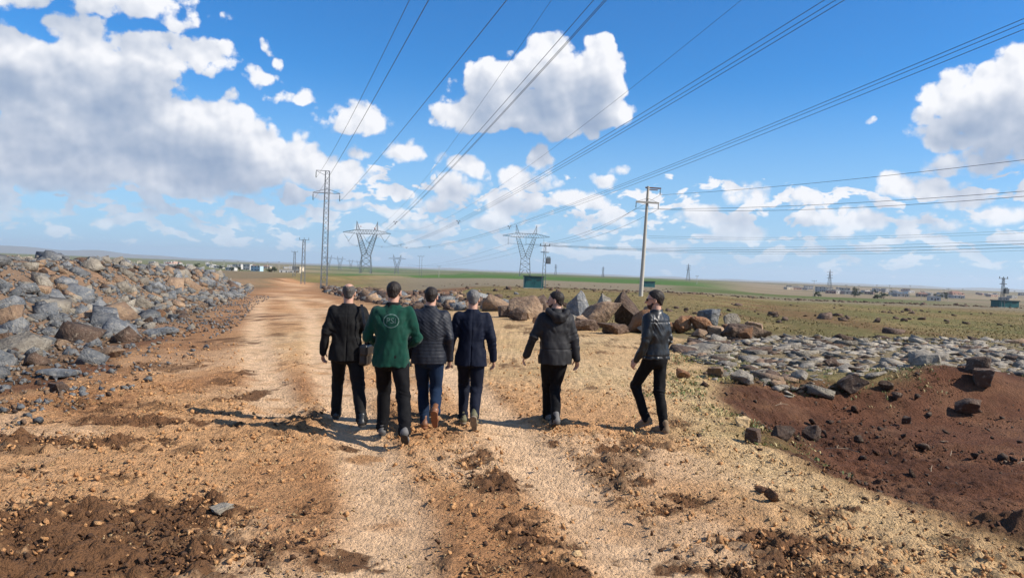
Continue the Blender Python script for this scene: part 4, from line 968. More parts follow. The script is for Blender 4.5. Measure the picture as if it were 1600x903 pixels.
    def folds(p):
        n_ = (vnoise3(p @ np.array([[15, 0, 2], [0, 15, 0], [4 * np.sign(S['seed'] % 2 - .5), 0, 5]]) + S['seed']) - .5) * .022 * amp + (vnoise3(p * np.array([30, 30, 17]) + S['seed']) - .5) * .008 * amp
        for sd in (-1, 1):
            sh, el, wr = arms[sd]; w = np.exp(-((p - el) ** 2).sum(1) / .014); n_ += amp * w * .013 * (1 - 2 * np.abs(2 * vnoise3(p @ np.array([[8, 0, -10 * sd], [0, 8, 8], [2, 0, 22]]) + S['seed'] * 2.9) - 1))
            w = np.exp(-((p - sh - np.array([-sd * .05, -.09, -.12])) ** 2).sum(1) / .012); n_ += amp * w * .010 * (1 - 2 * np.abs(2 * vnoise3(p @ np.array([[22 * sd, 0, 3], [0, 5, 0], [-12, 0, 6]]) + S['seed'] * 1.7) - 1))
        if J.get('vent'): n_ += .012 * np.exp(-(p[:, 0] / .006) ** 2) * (p[:, 2] < hem + .24) * (p[:, 1] < 0)
        if J.get('seam'): n_ += .005 * np.exp(-(p[:, 0] / .006) ** 2) * (p[:, 1] < 0)
        for z_ in J.get('bands', ()): n_ += .006 * np.exp(-((p[:, 2] - z_ * k) / .008) ** 2) * (np.abs(p[:, 0]) < .23)
        return n_
    f.ruffle(folds); field = f
    jk = f.build('jacket', J['mat'], root)
    # collar round the neck
    cz, ch = 1.468 * k, J.get('collar', .045) * k; f = Field((-.2, -.25, 1.36 * k), (.2, .25, 1.66 * k), .006); nc = np.array([0, ly(cz) - .004, 0])
    f.loft([(cz - .03, .094 * k, .088 * k, 0, nc[1] - .008), (cz + ch * .5, .080 * k, .078 * k, 0, nc[1] + .002), (cz + ch, .076 * k, .074 * k, 0, nc[1] + .006)], 0)
    f.trim(lambda X, Y, Z: .060 * k - np.sqrt(X ** 2 + (Y - nc[1] - .006) ** 2) + (Z < cz) * -.1); f.trim(lambda X, Y, Z: Z - (cz + ch) + (Y - nc[1]) * .35)
    f.build('collar', J.get('collar_mat', J['mat']), jk)
    if J.get('hood'):
        f = Field((-.24, -.32, 1.28 * k), (.24, .2, 1.62 * k), .007)
        pts = [(-.105, .03, 1.50), (-.125, -.06, 1.485), (-.085, -.125, 1.45), (0, -.15, 1.425), (.085, -.125, 1.45), (.125, -.06, 1.485), (.105, .03, 1.50)]
        for a, b in zip(pts[:-1], pts[1:]): f.cone(np.array(a) * k, np.array(b) * k, .036 * k, .036 * k, .03)
        f.ell(np.array((0, -.13, 1.40)) * k, np.array((.10, .045, .075)) * k, None, .03); f.ruffle(lambda p: (vnoise3(p * 22) - .5) * .016); f.build('hood', J['mat'], jk)
    return root, jk, field, arms, k

def build_people():
    dark_hair = cloth('hair_dark', (.018, .013, .010), .6, .5, 140, .3); grey_hair = cloth('hair_grey', (.13, .125, .12), .65, .5, 140, .3); fringe = cloth('hair_greying', (.07, .062, .055), .65, .5, 140, .3)
    stubble = cloth('beard_dark', (.055, .032, .023), .75, .5, 140, .2)
    sole_dark = mat('sole_dark', (.035, .032, .03), .8); sole_pale = mat('sole_dusty', (.19, .15, .11), .9); sole_brown = mat('sole_brown', (.22, .085, .035), .7)
    shoe_black = mat('shoe_black', (.018, .018, .018), .4); shoe_grey = mat('shoe_grey', (.11, .105, .10), .75); shoe_brown = mat('shoe_brown', (.17, .07, .03), .5); shoe_tan = mat('shoe_suede', (.20, .135, .075), .9); shoe_olive = mat('shoe_olive', (.11, .10, .05), .7)
    black = cloth('trouser_black', (.005, .005, .006)); charcoal = cloth('suit_charcoal', (.009, .009, .0095), .8); navy = cloth('suit_navy', (.0045, .0075, .019), .75)
    navy_trouser = cloth('trouser_navy', (.005, .007, .016), .8); jeans = cloth('jeans_blue', (.007, .017, .040), .85, .35, 160); green = cloth('fleece_green', (.0018, .040, .026), .9, .3, 130, .2, .1)
    quilt = cloth('quilted_navy', (.006, .0085, .016), .6, .3, 80, .35, quilt=1); parka = cloth('parka_black', (.013, .013, .015), .7, .3, 80, .3); leather = cloth('leather_black', (.009, .0105, .012), .42, .5, 60, .4, leather=True)
    trim = cloth('collar_black', (.008, .010, .010), .8)
    A = lambda px, d: along(px, d)
    men = []
    men.append(person(dict(seed=1, label='balding man in charcoal suit with a black bag at his hip', at=A(546, 9.58), height=1.735, heading=.16, look=.0, hair=fringe, bald=True, hair_thick=.003, build=1.04,
        feet={-1: (-2.22, 9.90, 0, 0, .1), 1: (-1.77, 9.42, 0, .12, -.1)}, hands={-1: (.285, .0, .885), 1: (.27, .06, .90)}, hip=.885, trousers=charcoal, shoes=shoe_black, soles=sole_dark, trouser=1.08,
        jacket=dict(hem=.79, mat=charcoal, fit=1.04, flare=1.04, vent=True, seam=True, collar=.035))))
    men.append(person(dict(seed=2, label='man in green jacket with a round logo on the back, hands in front', at=A(616, 8.85), height=1.80, heading=.04, look=-.12, hair=dark_hair, hair_thick=.004, build=1.03, shoulder=.186,
        feet={-1: (-1.47, 9.12, 0, 0, .05), 1: (-1.12, 8.50, 0, .72, -.05)}, hands={-1: (.13, .19, 1.0), 1: (.13, .19, 1.0)}, elbow={-1: (-.75, -.6, -.1), 1: (.75, -.6, -.1)}, hip=.895, trousers=black, shoes=shoe_grey, soles=sole_dark, trouser=1.06,
        jacket=dict(hem=.80, mat=green, fit=1.0, flare=1.0, collar=.05, collar_mat=trim, crease=1.25))))
    men.append(person(dict(seed=3, label='man in navy quilted jacket and blue jeans, one brown shoe lifted', at=A(675, 9.35), height=1.74, heading=.08, look=-.05, hair=dark_hair, hair_thick=.005, build=1.05,
        feet={-1: (-1.04, 9.54, 0, .05, .1), 1: (-.85, 9.00, .14, 1.0, -.1)}, hands={-1: (.26, .05, .89), 1: (.255, .02, .88)}, hip=.895, trousers=jeans, shoes=shoe_brown, soles=sole_brown,
        jacket=dict(hem=.815, mat=quilt, fit=1.05, collar=.055, crease=.7))))
    men.append(person(dict(seed=4, label='grey-haired man in navy suit, both arms hanging at his sides', at=A(741, 9.68), height=1.72, heading=.03, look=.0, hair=grey_hair, hair_thick=.007,
        feet={-1: (-.57, 9.92, 0, .05, .05), 1: (-.40, 9.35, .05, .9, -.1)}, hands={-1: (.275, .03, .875), 1: (.285, .0, .875)}, hip=.895, trousers=navy_trouser, shoes=shoe_olive, soles=sole_pale, trouser=1.03,
        jacket=dict(hem=.785, mat=navy, fit=1.0, flare=1.06, vent=True, seam=True, collar=.035, crease=.9))))
    men.append(person(dict(seed=5, label='bearded man in black hooded jacket looking to the side, arm swung out', at=A(872, 9.95), height=1.725, heading=.22, look=1.0, hair=dark_hair, hair_thick=.006, beard=stubble, build=1.05,
        feet={-1: (.50, 10.35, 0, 0, .1), 1: (.60, 9.84, 0, .3, .0)}, hands={-1: (.37, .08, .90), 1: (.285, -.06, .875)}, hip=.90, trousers=black, shoes=shoe_grey, soles=sole_dark, trouser=1.0,
        jacket=dict(hem=.80, mat=parka, fit=1.08, flare=1.0, hood=True, collar=.06, bands=(1.0,)))))
    men.append(person(dict(seed=6, label='bearded man in sunglasses and black leather jacket at the end of the row', at=A(1029, 9.85), height=1.80, heading=.80, look=.55, hair=dark_hair, hair_thick=.009, beard=stubble, glasses=True,
        feet={-1: (1.72, 9.90, .02, .40, .0), 1: (1.90, 9.76, 0, .0, -.1)}, hands={-1: (.25, .10, .89), 1: (.22, .09, .89)}, hip=.915, lean=.015, trousers=black, shoes=shoe_tan, soles=sole_pale, trouser=.94,
        jacket=dict(hem=.90, mat=leather, fit=1.0, flare=.96, collar=.045, bands=(.94, 1.36), crease=1.1))))
    # round logo with three letters on the green back
    root, jk, fld, arms, k = men[1]; pale = mat('logo_print', (.09, .16, .14), .8)
    def back_y(x, z):
        i = int(round((x - fld.lo[0]) / fld.res)); j = int(round((z - fld.lo[2]) / fld.res)); c = fld.D[i, :, j]; q = int(np.argmax(c < 0)); t = c[q - 1] / (c[q - 1] - c[q] + 1e-9)
        return fld.lo[1] + fld.res * (q - 1 + t) - .003
    cx, cz = .0, 1.315 * k; V, Fc = [], []; n = 56
    for i in range(n):
        a = 2 * math.pi * i / n
        for r in (.076, .085): V.append((cx + math.cos(a) * r * 1.08, 0, cz + math.sin(a) * r * .92))
    Fc = [(2 * i, 2 * i + 1, (2 * i + 3) % (2 * n), (2 * i + 2) % (2 * n)) for i in range(n)]
    def smooth_back(V): # follow the back, smoothed a little so that the print lies flat over the folds
        return [(x, min(back_y(x, z), np.mean([back_y(x + a, z + b) for a in (-.012, 0, .012) for b in (-.012, 0, .012)])) , z) for x, _, z in V]
    lg = link('logo', mesh_data('logo', smooth_back(V), Fc, pale), jk)
    cu = bpy.data.curves.new('letters', 'FONT'); cu.body = 'PSI'; cu.size = .088; cu.align_x = 'CENTER'; cu.align_y = 'CENTER'; cu.resolution_u = 3; cu.space_character = 1.05
    to = bpy.data.objects.new('letters', cu); COL.objects.link(to); bpy.context.view_layer.update()
    me = bpy.data.meshes.new_from_object(to.evaluated_get(bpy.context.evaluated_depsgraph_get())); bpy.data.objects.remove(to)
    bm = bmesh.new(); bm.from_mesh(me); bmesh.ops.triangulate(bm, faces=bm.faces); bmesh.ops.subdivide_edges(bm, edges=[e for e in bm.edges if e.calc_length() > .012], cuts=2); bmesh.ops.triangulate(bm, faces=bm.faces)
    for v in bm.verts: v.co = smooth_back([(cx + v.co.x * 1.05, 0, cz + v.co.y)])[0]
    bm.to_mesh(me); bm.free(); me.materials.clear(); me.materials.append(pale); link('lettering', me, lg)
    # shoulder bag of the balding man
    root, jk, fld, arms, k = men[0]; w = root.matrix_basis
    root_m = Matrix.Translation(root.location) @ Matrix.Rotation(root.rotation_euler[2], 4, 'Z')
    bag = empty('shoulder_bag', root_m @ Vector((.235, -.045, .72)), root.rotation_euler[2] - .25); tag(bag, 'black leather shoulder bag hanging at the balding man\'s right hip', 'bag')
    bl = cloth('bag_leather', (.012, .012, .013), .4, .4, 50, .5)
    f = Field((-.12, -.22, -.02), (.12, .22, .34), .007); f.box((0, 0, .13), (.052, .15, .125), None, .04, .01); f.ruffle(lambda p: (vnoise3(p * 16) - .5) * .012); f.build('bag_body', bl, bag)
    f = Field((-.12, -.22, .06), (.12, .22, .34), .007); f.box((.01, 0, .20), (.056, .156, .075), None, .035, .01); f.build('flap', bl, bag)
    inv = (Matrix.Translation(bag.location) @ Matrix.Rotation(bag.rotation_euler[2], 4, 'Z')).inverted() @ root_m
    pts = [(.24, -.13, .96), (.235, -.165, 1.10), (.215, -.165, 1.25), (.185, -.135, 1.39), (.165, -.05, 1.48), (.165, .03, 1.47), (.185, .12, 1.36), (.225, .14, 1.15), (.24, .10, .95)]
    m = MB(); P = [inv @ Vector((a, b, c)) for a, b, c in pts]
    for a, b in zip(P[:-1], P[1:]):
        d = (b - a).normalized(); side = Vector((1, 0, 0)) - d * d.x; side.normalize(); side *= .016; nn = d.cross(side).normalized() * .003
        m.add([a - side - nn, a + side - nn, a + side + nn, a - side + nn, b - side - nn, b + side - nn, b + side + nn, b - side + nn], [(0, 1, 5, 4), (1, 2, 6, 5), (2, 3, 7, 6), (3, 0, 4, 7), (3, 2, 1, 0), (4, 5, 6, 7)])
    m.build('strap', bl, bag)
build_people()

# ------------------------------------------------------------------ power lines
STEEL = mat('galvanised_steel', (.20, .215, .225), .55, .4, var=.2, scale=.8); INSUL = mat('insulator_glass', (.10, .13, .13), .25); WIRE = mat('conductor_aluminium', (.10, .105, .11), .6, .3, var=.05)
CONC = mat('pole_concrete', (.42, .39, .33), .9, var=.15, scale=3, bump=.3, bscale=20); RUSTY = mat('rusty_steel', (.20, .10, .06), .8, .2, var=.3, scale=4)

def cat_head_pylon(label, x, y, rz, z=None, group='big latticed pylons', strings='V', fine=True):
    t = empty('lattice_pylon', (x, y, gz(x, y) if z is None else z), rz); tag(t, label, 'pylon', group)
    c, b = (.17, .10)
    body = MB(); q = lambda sx, sy, hx, hy, z_: Vector((sx * hx, sy * hy, z_))
    lv = [(0, 3.1, 2.6), (3.6, 2.9, 2.2), (7.0, 2.65, 1.7), (10.2, 2.45, 1.2)]
    for (z0, a0, b0), (z1, a1, b1) in zip(lv[:-1], lv[1:]):
        for sx in (-1, 1):
            for sy in (-1, 1): body.bar(q(sx, sy, a0, b0, z0), q(sx, sy, a1, b1, z1), c)
        for s1 in (-1, 1):
            if z0 > 0:
                body.bar(q(-1, s1, a0, b0, z0), q(1, s1, a1, b1, z1), b); body.bar(q(1, s1, a0, b0, z0), q(-1, s1, a1, b1, z1), b)
            else:
                body.bar(q(-1, s1, a0, b0, z0), q(-.25, s1, a1, b1, z1), b); body.bar(q(1, s1, a0, b0, z0), q(.25, s1, a1, b1, z1), b)
            body.bar(q(s1, -1, a0, b0, z0), q(s1, 1, a1, b1, z1), b); body.bar(q(s1, 1, a0, b0, z0), q(s1, -1, a1, b1, z1), b)
            body.bar(q(-1, s1, a1, b1, z1), q(1, s1, a1, b1, z1), b); body.bar(q(s1, -1, a1, b1, z1), q(s1, 1, a1, b1, z1), b)
    body.build('tower_base', STEEL, t)
    for sd in (-1, 1):                                 # the two raking legs of the head, crossing at the waist
        m = MB()
        for sy in (-1, 1):
            o0, o1 = Vector((sd * 2.45, sy * 1.2, 10.2)), Vector((sd * 5.7, sy * .8, 22.2)); i0, i1 = Vector((-sd * .9, sy * 1.2, 10.4)), Vector((sd * 3.8, sy * .8, 22.2))
            m.bar(o0, o1, c); m.bar(i0, i1, c * .85)
            for k_ in range(9):
                a_, e_ = o0.lerp(o1, k_ / 9), i0.lerp(i1, (k_ + 1) / 9); m.bar(a_, e_, b * .8); m.bar(e_, o0.lerp(o1, (k_ + 1) / 9), b * .8)
        for k_ in range(10):
            t_ = k_ / 9; w0, w1 = Vector((sd * 2.45, -1.2, 10.2)).lerp(Vector((sd * 5.7, -.8, 22.2)), t_), Vector((sd * 2.45, 1.2, 10.2)).lerp(Vector((sd * 5.7, .8, 22.2)), t_); m.bar(w0, w1, b * .8)
        m.build('head_leg', STEEL, t)
        m = MB()                                       # peak that carries the earth wire
        for sx, sy in ((-1, -1), (1, -1), (1, 1), (-1, 1)): m.bar((sd * 5.0 + sx * .95, sy * .8, 24.4), (sd * 5.9, 0, 29.3), c * .75)
        for k_ in range(4):
            f0, f1 = k_ / 5, (k_ + 1) / 5; L = lambda sx, f_: Vector((sd * 5.0 + sx * .95, -.8, 24.4)).lerp(Vector((sd * 5.9, 0, 29.3)), f_)
            m.bar(L(-1, f0), L(1, f1), b * .7); m.bar(L(1, f0), L(-1, f1), b * .7)
        m.build('earth_wire_peak', STEEL, t)
    arm = MB()                                         # horizontal truss
    for sy in (-1, 1):
        arm.bar((-5.9, sy * .8, 24.4), (5.9, sy * .8, 24.4), c * .9); arm.bar((-5.9, sy * .8, 22.2), (5.9, sy * .8, 22.2), c * .9)
        for sd in (-1, 1): arm.bar((sd * 5.9, sy * .8, 24.4), (sd * 13.4, 0, 22.9), c * .85); arm.bar((sd * 5.9, sy * .8, 22.2), (sd * 13.4, 0, 22.8), c * .85)
        n = 8
        for k_ in range(n):
            x0, x1 = -5.9 + 11.8 * k_ / n, -5.9 + 11.8 * (k_ + 1) / n; arm.bar((x0, sy * .8, 22.2), ((x0 + x1) / 2, sy * .8, 24.4), b * .8); arm.bar(((x0 + x1) / 2, sy * .8, 24.4), (x1, sy * .8, 22.2), b * .8)
        for sd in (-1, 1):
            for k_ in range(4):
                f0, f1 = k_ / 5, (k_ + 1) / 5; T0, B1 = Vector((sd * 5.9, sy * .8, 24.4)).lerp(Vector((sd * 13.4, 0, 22.9)), f0), Vector((sd * 5.9, sy * .8, 22.2)).lerp(Vector((sd * 13.4, 0, 22.8)), f1); arm.bar(T0, B1, b * .7)
    arm.build('cross_arm', STEEL, t)
    if strings:
        for xc in (-10.2, 0, 10.2):
            m = MB(); ends = ((-3.2, 22.6), (3.2, 22.6)) if strings == 'V' else ((0, 22.4),)
            for dx, zt in ends:
                p0, p1 = Vector((xc + dx * (.95 if xc else .85), 0, zt)), Vector((xc, 0, 18.0 if strings == 'V' else 18.4)); m.bar(p0, p1, .05)
                for k_ in range(3, 14): m.bar(p0.lerp(p1, k_ / 14), p0.lerp(p1, (k_ + .5) / 14), .14, .10, 6)
            m.bar((xc - .3, 0, 17.9), (xc + .3, 0, 17.9), .09); m.build('insulator_string', INSUL, t)
    return t

def wire_pts(S, E, sag, n=48):
    S, E = Vector(S), Vector(E); out = []
    for i in range(n + 1):
        t = i / n; p = S.lerp(E, t); p.z -= 4 * sag * t * (1 - t); out.append(p)
    return out
def wire(name, S, E, sag, r, label, group, cat='wire', n=48):
    m = MB(); P = wire_pts(S, E, sag, n); m.tube([p - P[0] for p in P], r, 5)
    return tag(m.build(name, WIRE, None, loc=tuple(P[0])), label, cat, group)
def bundle(S, E, sag, label, spacers, n=64):
    P = wire_pts(S, E, sag, n); t = empty('conductor_bundle', tuple(P[0])); tag(t, label, 'power line', 'triple conductors of the big power line')
    side = (Vector(E) - Vector(S)).cross(Vector((0, 0, 1))).normalized() * .25
    offs = [side + Vector((0, 0, .16)), -side + Vector((0, 0, .16)), Vector((0, 0, -.26))]
    for o in offs: m = MB(); m.tube([p - P[0] + o for p in P], .017, 5); m.build('conductor', WIRE, t)
    for f_ in spacers:
        i = f_ * n; p = P[int(i)].lerp(P[min(int(i) + 1, n)], i - int(i)) - P[0]; m = MB()
        for o in offs: m.bar(p, p + o, .05); m.box(p + o, (.09, .09, .09))
        m.build('spacer', STEEL, t)
    return t

def build_power_lines():
    D, az0, th, sp, Hh, sag, L, thA, He = 441.0, -.189, .241, 10.6, 16.04, 7.18, 427.0, .013, 16.5
    P = Vector((D * math.sin(az0), D * math.cos(az0), 0)); dirv = Vector((math.sin(th), -math.cos(th), 0)); arm = Vector((math.cos(thA), math.sin(thA), 0))
    gp = gz(P.x, P.y); base = Hh - 17.9
    cat_head_pylon('big latticed pylon with forked head left of centre, beyond the bald man', P.x, P.y, thA, base)
    for k_, nm, spc in ((-1, 'leftmost', (.70, .50, .3)), (0, 'middle', (.715, .47, .28)), (1, 'rightmost', (.70, .44, .27))):
        S = P + arm * sp * k_ + Vector((0, 0, Hh)); E = P + arm * sp * k_ + dirv * L + Vector((0, 0, He)); bundle(S, E, sag, f'{nm} triple conductor of the big line sweeping up over the men', spc)
    ball_mat = {0: mat('marker_white', (.7, .7, .68), .5), 1: mat('marker_red', (.45, .09, .05), .5)}
    for sd, px, py, h, nm in ((-1, 862, 0, 23.0, 'left'), (1, 1159, 0, 23.0, 'right')):   # earth wires from the peaks
        S = P + arm * sd * 5.9 + Vector((0, 0, base + 29.3)); d = ray(px, py); t_ = (h - EYE) / d[2]; Q = Vector((d[0] * t_, d[1] * t_, h))
        f_ = (Q - S).length / L; E = S + (Q - S) / f_; E.z = S.z; sg = (S.z - h) / (4 * f_ * (1 - f_)); w = wire('earth_wire', S, E, sg, .014, f'thin earth wire from the {nm} peak of the forked pylon, sweeping overhead', None, n=64)
        PP = wire_pts(S, E, sg, 200)
        if sd < 0:
            for k_, (f2, r) in enumerate(((.13, .32), (.40, .32))):
                i = int(f2 * 200); m = MB(); prof = [(.01 + r * math.sin(math.pi * j / 12), -r * math.cos(math.pi * j / 12)) for j in range(13)]; rt = empty('marker_ball', tuple(PP[i] - Vector((0, 0, .12))))
                tag(rt, ('small dark' if k_ == 0 else 'red and white') + ' warning ball on the left earth wire' + (' near the forked pylon' if k_ == 0 else ' above the quilted jacket'), 'marker ball', 'warning balls on the wires')
                m.lathe(prof[6:], n=14); m.build('upper_half', ball_mat[0], rt, True); m = MB(); m.lathe(prof[:7], n=14); m.build('lower_half', ball_mat[1], rt, True)
    # second pylon, right of centre
    x2, y2 = along(820, 440.0); z2 = gz(x2, y2) - .3
    cat_head_pylon('big latticed pylon behind the teal kiosk, right of centre', x2, y2, .02, z2 + 1.0, strings='I')
    xf, yf = along(620, 1150.0); zf = gz(xf, yf)
    cat_head_pylon('small distant forked pylon right of the big left one', xf, yf, -.1, zf, 'far forked pylons', None)
    for k_, nm in ((-1, 'left'), (0, 'middle'), (1, 'right')):
        S = (x2 + k_ * 10.2, y2, z2 + 19.2); q = ray(1600, 372 + 6 * (k_ + 1)); t_ = 285 + 12 * k_
        E = (S[0] + (158 - x2) * 1.25, y2 - 205 * 1.25, 18.5); wire('conductor_wire', S, E, 4.2 + .5 * k_, .036, f'{nm} wire running right from the pylon behind the kiosk', None)
        E2 = (E[0], E[1], 19.6); wire('conductor_wire', (S[0], S[1], S[2] + .5), E2, 4.2 + .5 * k_, .036, f'upper strand beside the {nm} wire running right from that pylon', None)
        wire('conductor_wire', S, (xf + k_ * 10.2, yf, zf + 18), 9, .045, f'{nm} wire falling away from the pylon behind the kiosk into the distance', None)
    for (px, d, nm) in ((513, 1500, 'first'), (531, 1650, 'second'), (548, 2300, 'third'), (560, 2500, 'fourth')):
        x, y = along(px, d); cat_head_pylon(f'tiny far pylon on the skyline, {nm} from the tall lattice mast', x, y, 0, None, 'far forked pylons', None)
    # slim lattice mast on the left
    xm, ym = along(507, 118.0); zm = gz(xm, ym) - .1; t = empty('lattice_mast', (xm, ym, zm), .12); tag(t, 'tall slim lattice mast with offset arms beside the track bend', 'mast')
    m = MB(); Hm = 18.2; hw = lambda z: .46 - .16 * z / Hm
    for sx in (-1, 1):
        for sy in (-1, 1): m.bar((sx * hw(0), sy * hw(0), 0), (sx * hw(Hm), sy * hw(Hm), Hm), .055)
    n = 24
    for k_ in range(n):
        z0, z1 = Hm * k_ / n, Hm * (k_ + 1) / n
        for s1 in (-1, 1):
            a = s1 if k_ % 2 else -s1; m.bar((a * hw(z0), s1 * hw(z0), z0), (-a * hw(z1), s1 * hw(z1), z1), .032); m.bar((s1 * hw(z0), a * hw(z0), z0), (s1 * hw(z1), -a * hw(z1), z1), .032)
    m.build('shaft', STEEL, t)
    m = MB(); m.bar((.3, 0, Hm), (-1.75, 0, Hm), .06); m.bar((-.3, 0, Hm - .7), (-1.7, 0, Hm - .05), .04); m.build('top_arm', STEEL, t)
    m = MB(); m.bar((-2.1, 0, 14.8), (2.0, 0, 14.8), .06); m.bar((-2.05, 0, 14.85), (0, .3, 15.5), .045); m.bar((1.95, 0, 14.85), (0, .3, 15.5), .045); m.bar((-2.05, 0, 14.82), (0, -.3, 14.8), .04); m.build('lower_arm', STEEL, t)
    att = {}
    for nm, x, z in (('top', -1.7, Hm), ('left', -2.05, 14.75), ('right', 1.95, 14.75)):
        m = MB(); m.bar((x, 0, z), (x, 0, z - 1.15), .03)
        for k_ in range(2, 9): m.bar((x, 0, z - .12 * k_), (x, 0, z - .12 * k_ - .06), .10, .07, 6)
        m.build('insulator', INSUL, t); att[nm] = Vector((xm + x * math.cos(.12), ym + x * math.sin(.12), zm + z - 1.15))
    for nm, px, h in (('top', 640, 13.2), ('left', 670, 10.6), ('right', 792, 10.8)):
        S = att[nm]; d = ray(px, 0); t_ = (h - EYE) / d[2]; Q = Vector((d[0] * t_, d[1] * t_, h)); LL = 165.0; f_ = (Vector((Q.x, Q.y, 0)) - Vector((S.x, S.y, 0))).length / LL
        E = S + (Q - S) / f_; E.z = S.z; wire('line_wire', S, E, (S.z - h) / (4 * f_ * (1 - f_)), .014, f'wire climbing overhead from the {nm} insulator of the slim mast', None)
    # concrete pole in the pasture
    xp, yp = spot(1001, 465, -.25); zp = gz(xp, yp) - .2; t = empty('utility_pole', (xp, yp, zp)); t.rotation_euler = (0, math.radians(1.5), 0); tag(t, 'tall concrete utility pole behind the leather-jacketed man', 'pole')
    Hp = 12.1; m = MB(); m.lathe([(.24, 0), (.19, 5.5), (.135, Hp)], n=20); m.build('shaft', CONC, t)
    m = MB(); m.box((.55, 0, Hp - .15), (.85, .07, .07)); m.box((.55, 0, Hp - .35), (.5, .05, .05)); m.build('top_bracket', RUSTY, t)
    m = MB(); m.box((0, -.16, Hp - 1.75), (1.25, .07, .09)); m.bar((-1.1, -.16, Hp - 1.7), (0, -.16, Hp - 1.3), .03); m.bar((1.1, -.16, Hp - 1.7), (0, -.16, Hp - 1.3), .03); m.build('cross_arm', CONC, t)
    ends = []
    for x, z in ((1.3, Hp - .25), (-1.2, Hp - 1.8), (1.2, Hp - 1.8)):
        m = MB(); m.bar((x, -.16, z), (x, -.16, z - .65), .02)
        for k_ in range(5): m.bar((x, -.16, z - .1 - .1 * k_), (x, -.16, z - .15 - .1 * k_), .075, .05, 8)
        m.build('insulator', INSUL, t); ends.append(Vector((xp + x + z * math.sin(math.radians(1.5)), yp - .16, zp + z - .65)))
    for S, px, py, nm in ((ends[0], 1600, 250, 'top'), (ends[1], 1600, 299, 'middle'), (ends[2], 1600, 307, 'lowest')):
        d = ray(px, py); t_ = 57.0 / math.hypot(d[0], d[1]); Q = Vector((d[0] * t_, d[1] * t_, EYE + d[2] * t_)); E = S + (Q - S) * 1.8; E.z = S.z; f_ = 1 / 1.8; wire('line_wire', S, E, max((S.z - Q.z) / (4 * f_ * (1 - f_)), .1), .016, f'{nm} wire running right from the concrete pole', None)
    # transformer pole and teal kiosk
    teal = mat('kiosk_teal', (.018, .105, .105), .5, var=.2, scale=2); dark = mat('kiosk_roof', (.03, .05, .05), .6)
    def kiosk(px, d, w, h, dp, label, rz=.05):
        x, y = along(px, d); t = empty('transformer_kiosk', (x, y, gz(x, y) - .05), rz); tag(t, label, 'kiosk', 'teal transformer kiosks')
        m = MB(); m.box((0, 0, h / 2), (w / 2, dp / 2, h / 2)); m.build('cabinet', teal, t)
        m = MB(); m.box((0, 0, h + .05), (w / 2 + .12, dp / 2 + .12, .06)); m.build('roof', dark, t)
        for s_ in (-1, 1):
            m = MB(); m.box((s_ * w * .24, -dp / 2 - .012, h * .47), (w * .21, .012, h * .40)); dr = m.build('door', teal, t)
            m = MB(); m.box((s_ * w * .07, -dp / 2 - .04, h * .5), (.02, .02, .1)); m.build('handle', dark, dr)
            m = MB()
            for k_ in range(4): m.box((s_ * w * .24, -dp / 2 - .03, h * .68 + k_ * .06), (w * .12, .008, .015))
            m.build('louvre', dark, dr)
        m = MB(); m.box((0, 0, .0), (w / 2 + .08, dp / 2 + .08, .12)); m.build('plinth', CONC, t)
        return x, y
    def trafo_pole(px, d, h, label):
        x, y = along(px, d); z = gz(x, y) - .1; t = empty('transformer_pole', (x, y, z)); tag(t, label, 'pole', 'steel poles with transformers')
        m = MB()
        for sx, sy in ((-1, -1), (1, -1), (1, 1), (-1, 1)): m.bar((sx * .28, sy * .2, 0), (sx * .12, sy * .1, h), .04)
        for k_ in range(12):
            a = 1 if k_ % 2 else -1; z0, z1 = h * k_ / 12, h * (k_ + 1) / 12; w0, w1 = .28 - .16 * k_ / 12, .28 - .16 * (k_ + 1) / 12; m.bar((a * w0, -.15, z0), (-a * w1, -.15, z1), .022); m.bar((a * w0, .15, z0), (-a * w1, .15, z1), .022)
        m.build('shaft', STEEL, t)
        m = MB(); m.box((0, 0, h - .1), (.75, .05, .05)); m.box((0, 0, h - 1.0), (.6, .05, .05)); m.build('cross_arm', STEEL, t)
        m = MB(); m.box((.55, 0, h - 2.2), (.32, .28, .42)); m.box((.55, -.3, h - 2.2), (.26, .03, .33)); tr = m.build('transformer', mat('transformer_grey', (.16, .17, .17), .5), t)
        for k_ in (-1, 0, 1): m = MB(); m.lathe([(.05, 0), (.07, .06), (.04, .1), (.07, .16), (.03, .22)], (.55 + k_ * .18, 0, h - 1.78), 8); m.build('bushing', INSUL, tr)
        for k_ in (-1, 0, 1): m = MB(); m.lathe([(.05, 0), (.07, .08), (.04, .12), (.07, .2), (.03, .28)], (k_ * .65, 0, h - .05), 8); m.build('insulator', INSUL, t)
        return Vector((x, y, z + h + .2))
    kiosk(834, 111.0, 2.75, 1.72, 2.0, 'teal transformer kiosk under the big pylon, right of centre'); kiosk(1014, 195.0, 2.75, 1.5, 2.0, 'far teal kiosk just right of the concrete pole'); kiosk(1571, 128.0, 3.3, 1.15, 2.2, 'teal kiosk at the right edge of the pasture')
    top = trafo_pole(850, 109.0, 6.3, 'steel pole with grey transformer beside the central teal kiosk'); trafo_pole(1567, 127.0, 5.0, 'steel pole with transformer beside the kiosk at the right edge')
    for k_, S in enumerate((ends[0], ends[1], ends[2])): wire('line_wire', S, top + Vector((.65 * (k_ - 1), 0, 0)), .9, .014, f'{("top", "middle", "lowest")[k_]} wire from the concrete pole down to the transformer pole', None)
    for k_, (z0, z1) in enumerate(((13.5, 14.6), (12.9, 13.9))):
        a, b_ = along(1010, 260.0), along(1700, 200.0); wire('line_wire', (a[0], a[1], z0 + 2.5), (b_[0], b_[1], z1 + 5), 1.5, .03, f'{("upper", "lower")[k_]} faint far wire behind the concrete pole', None)
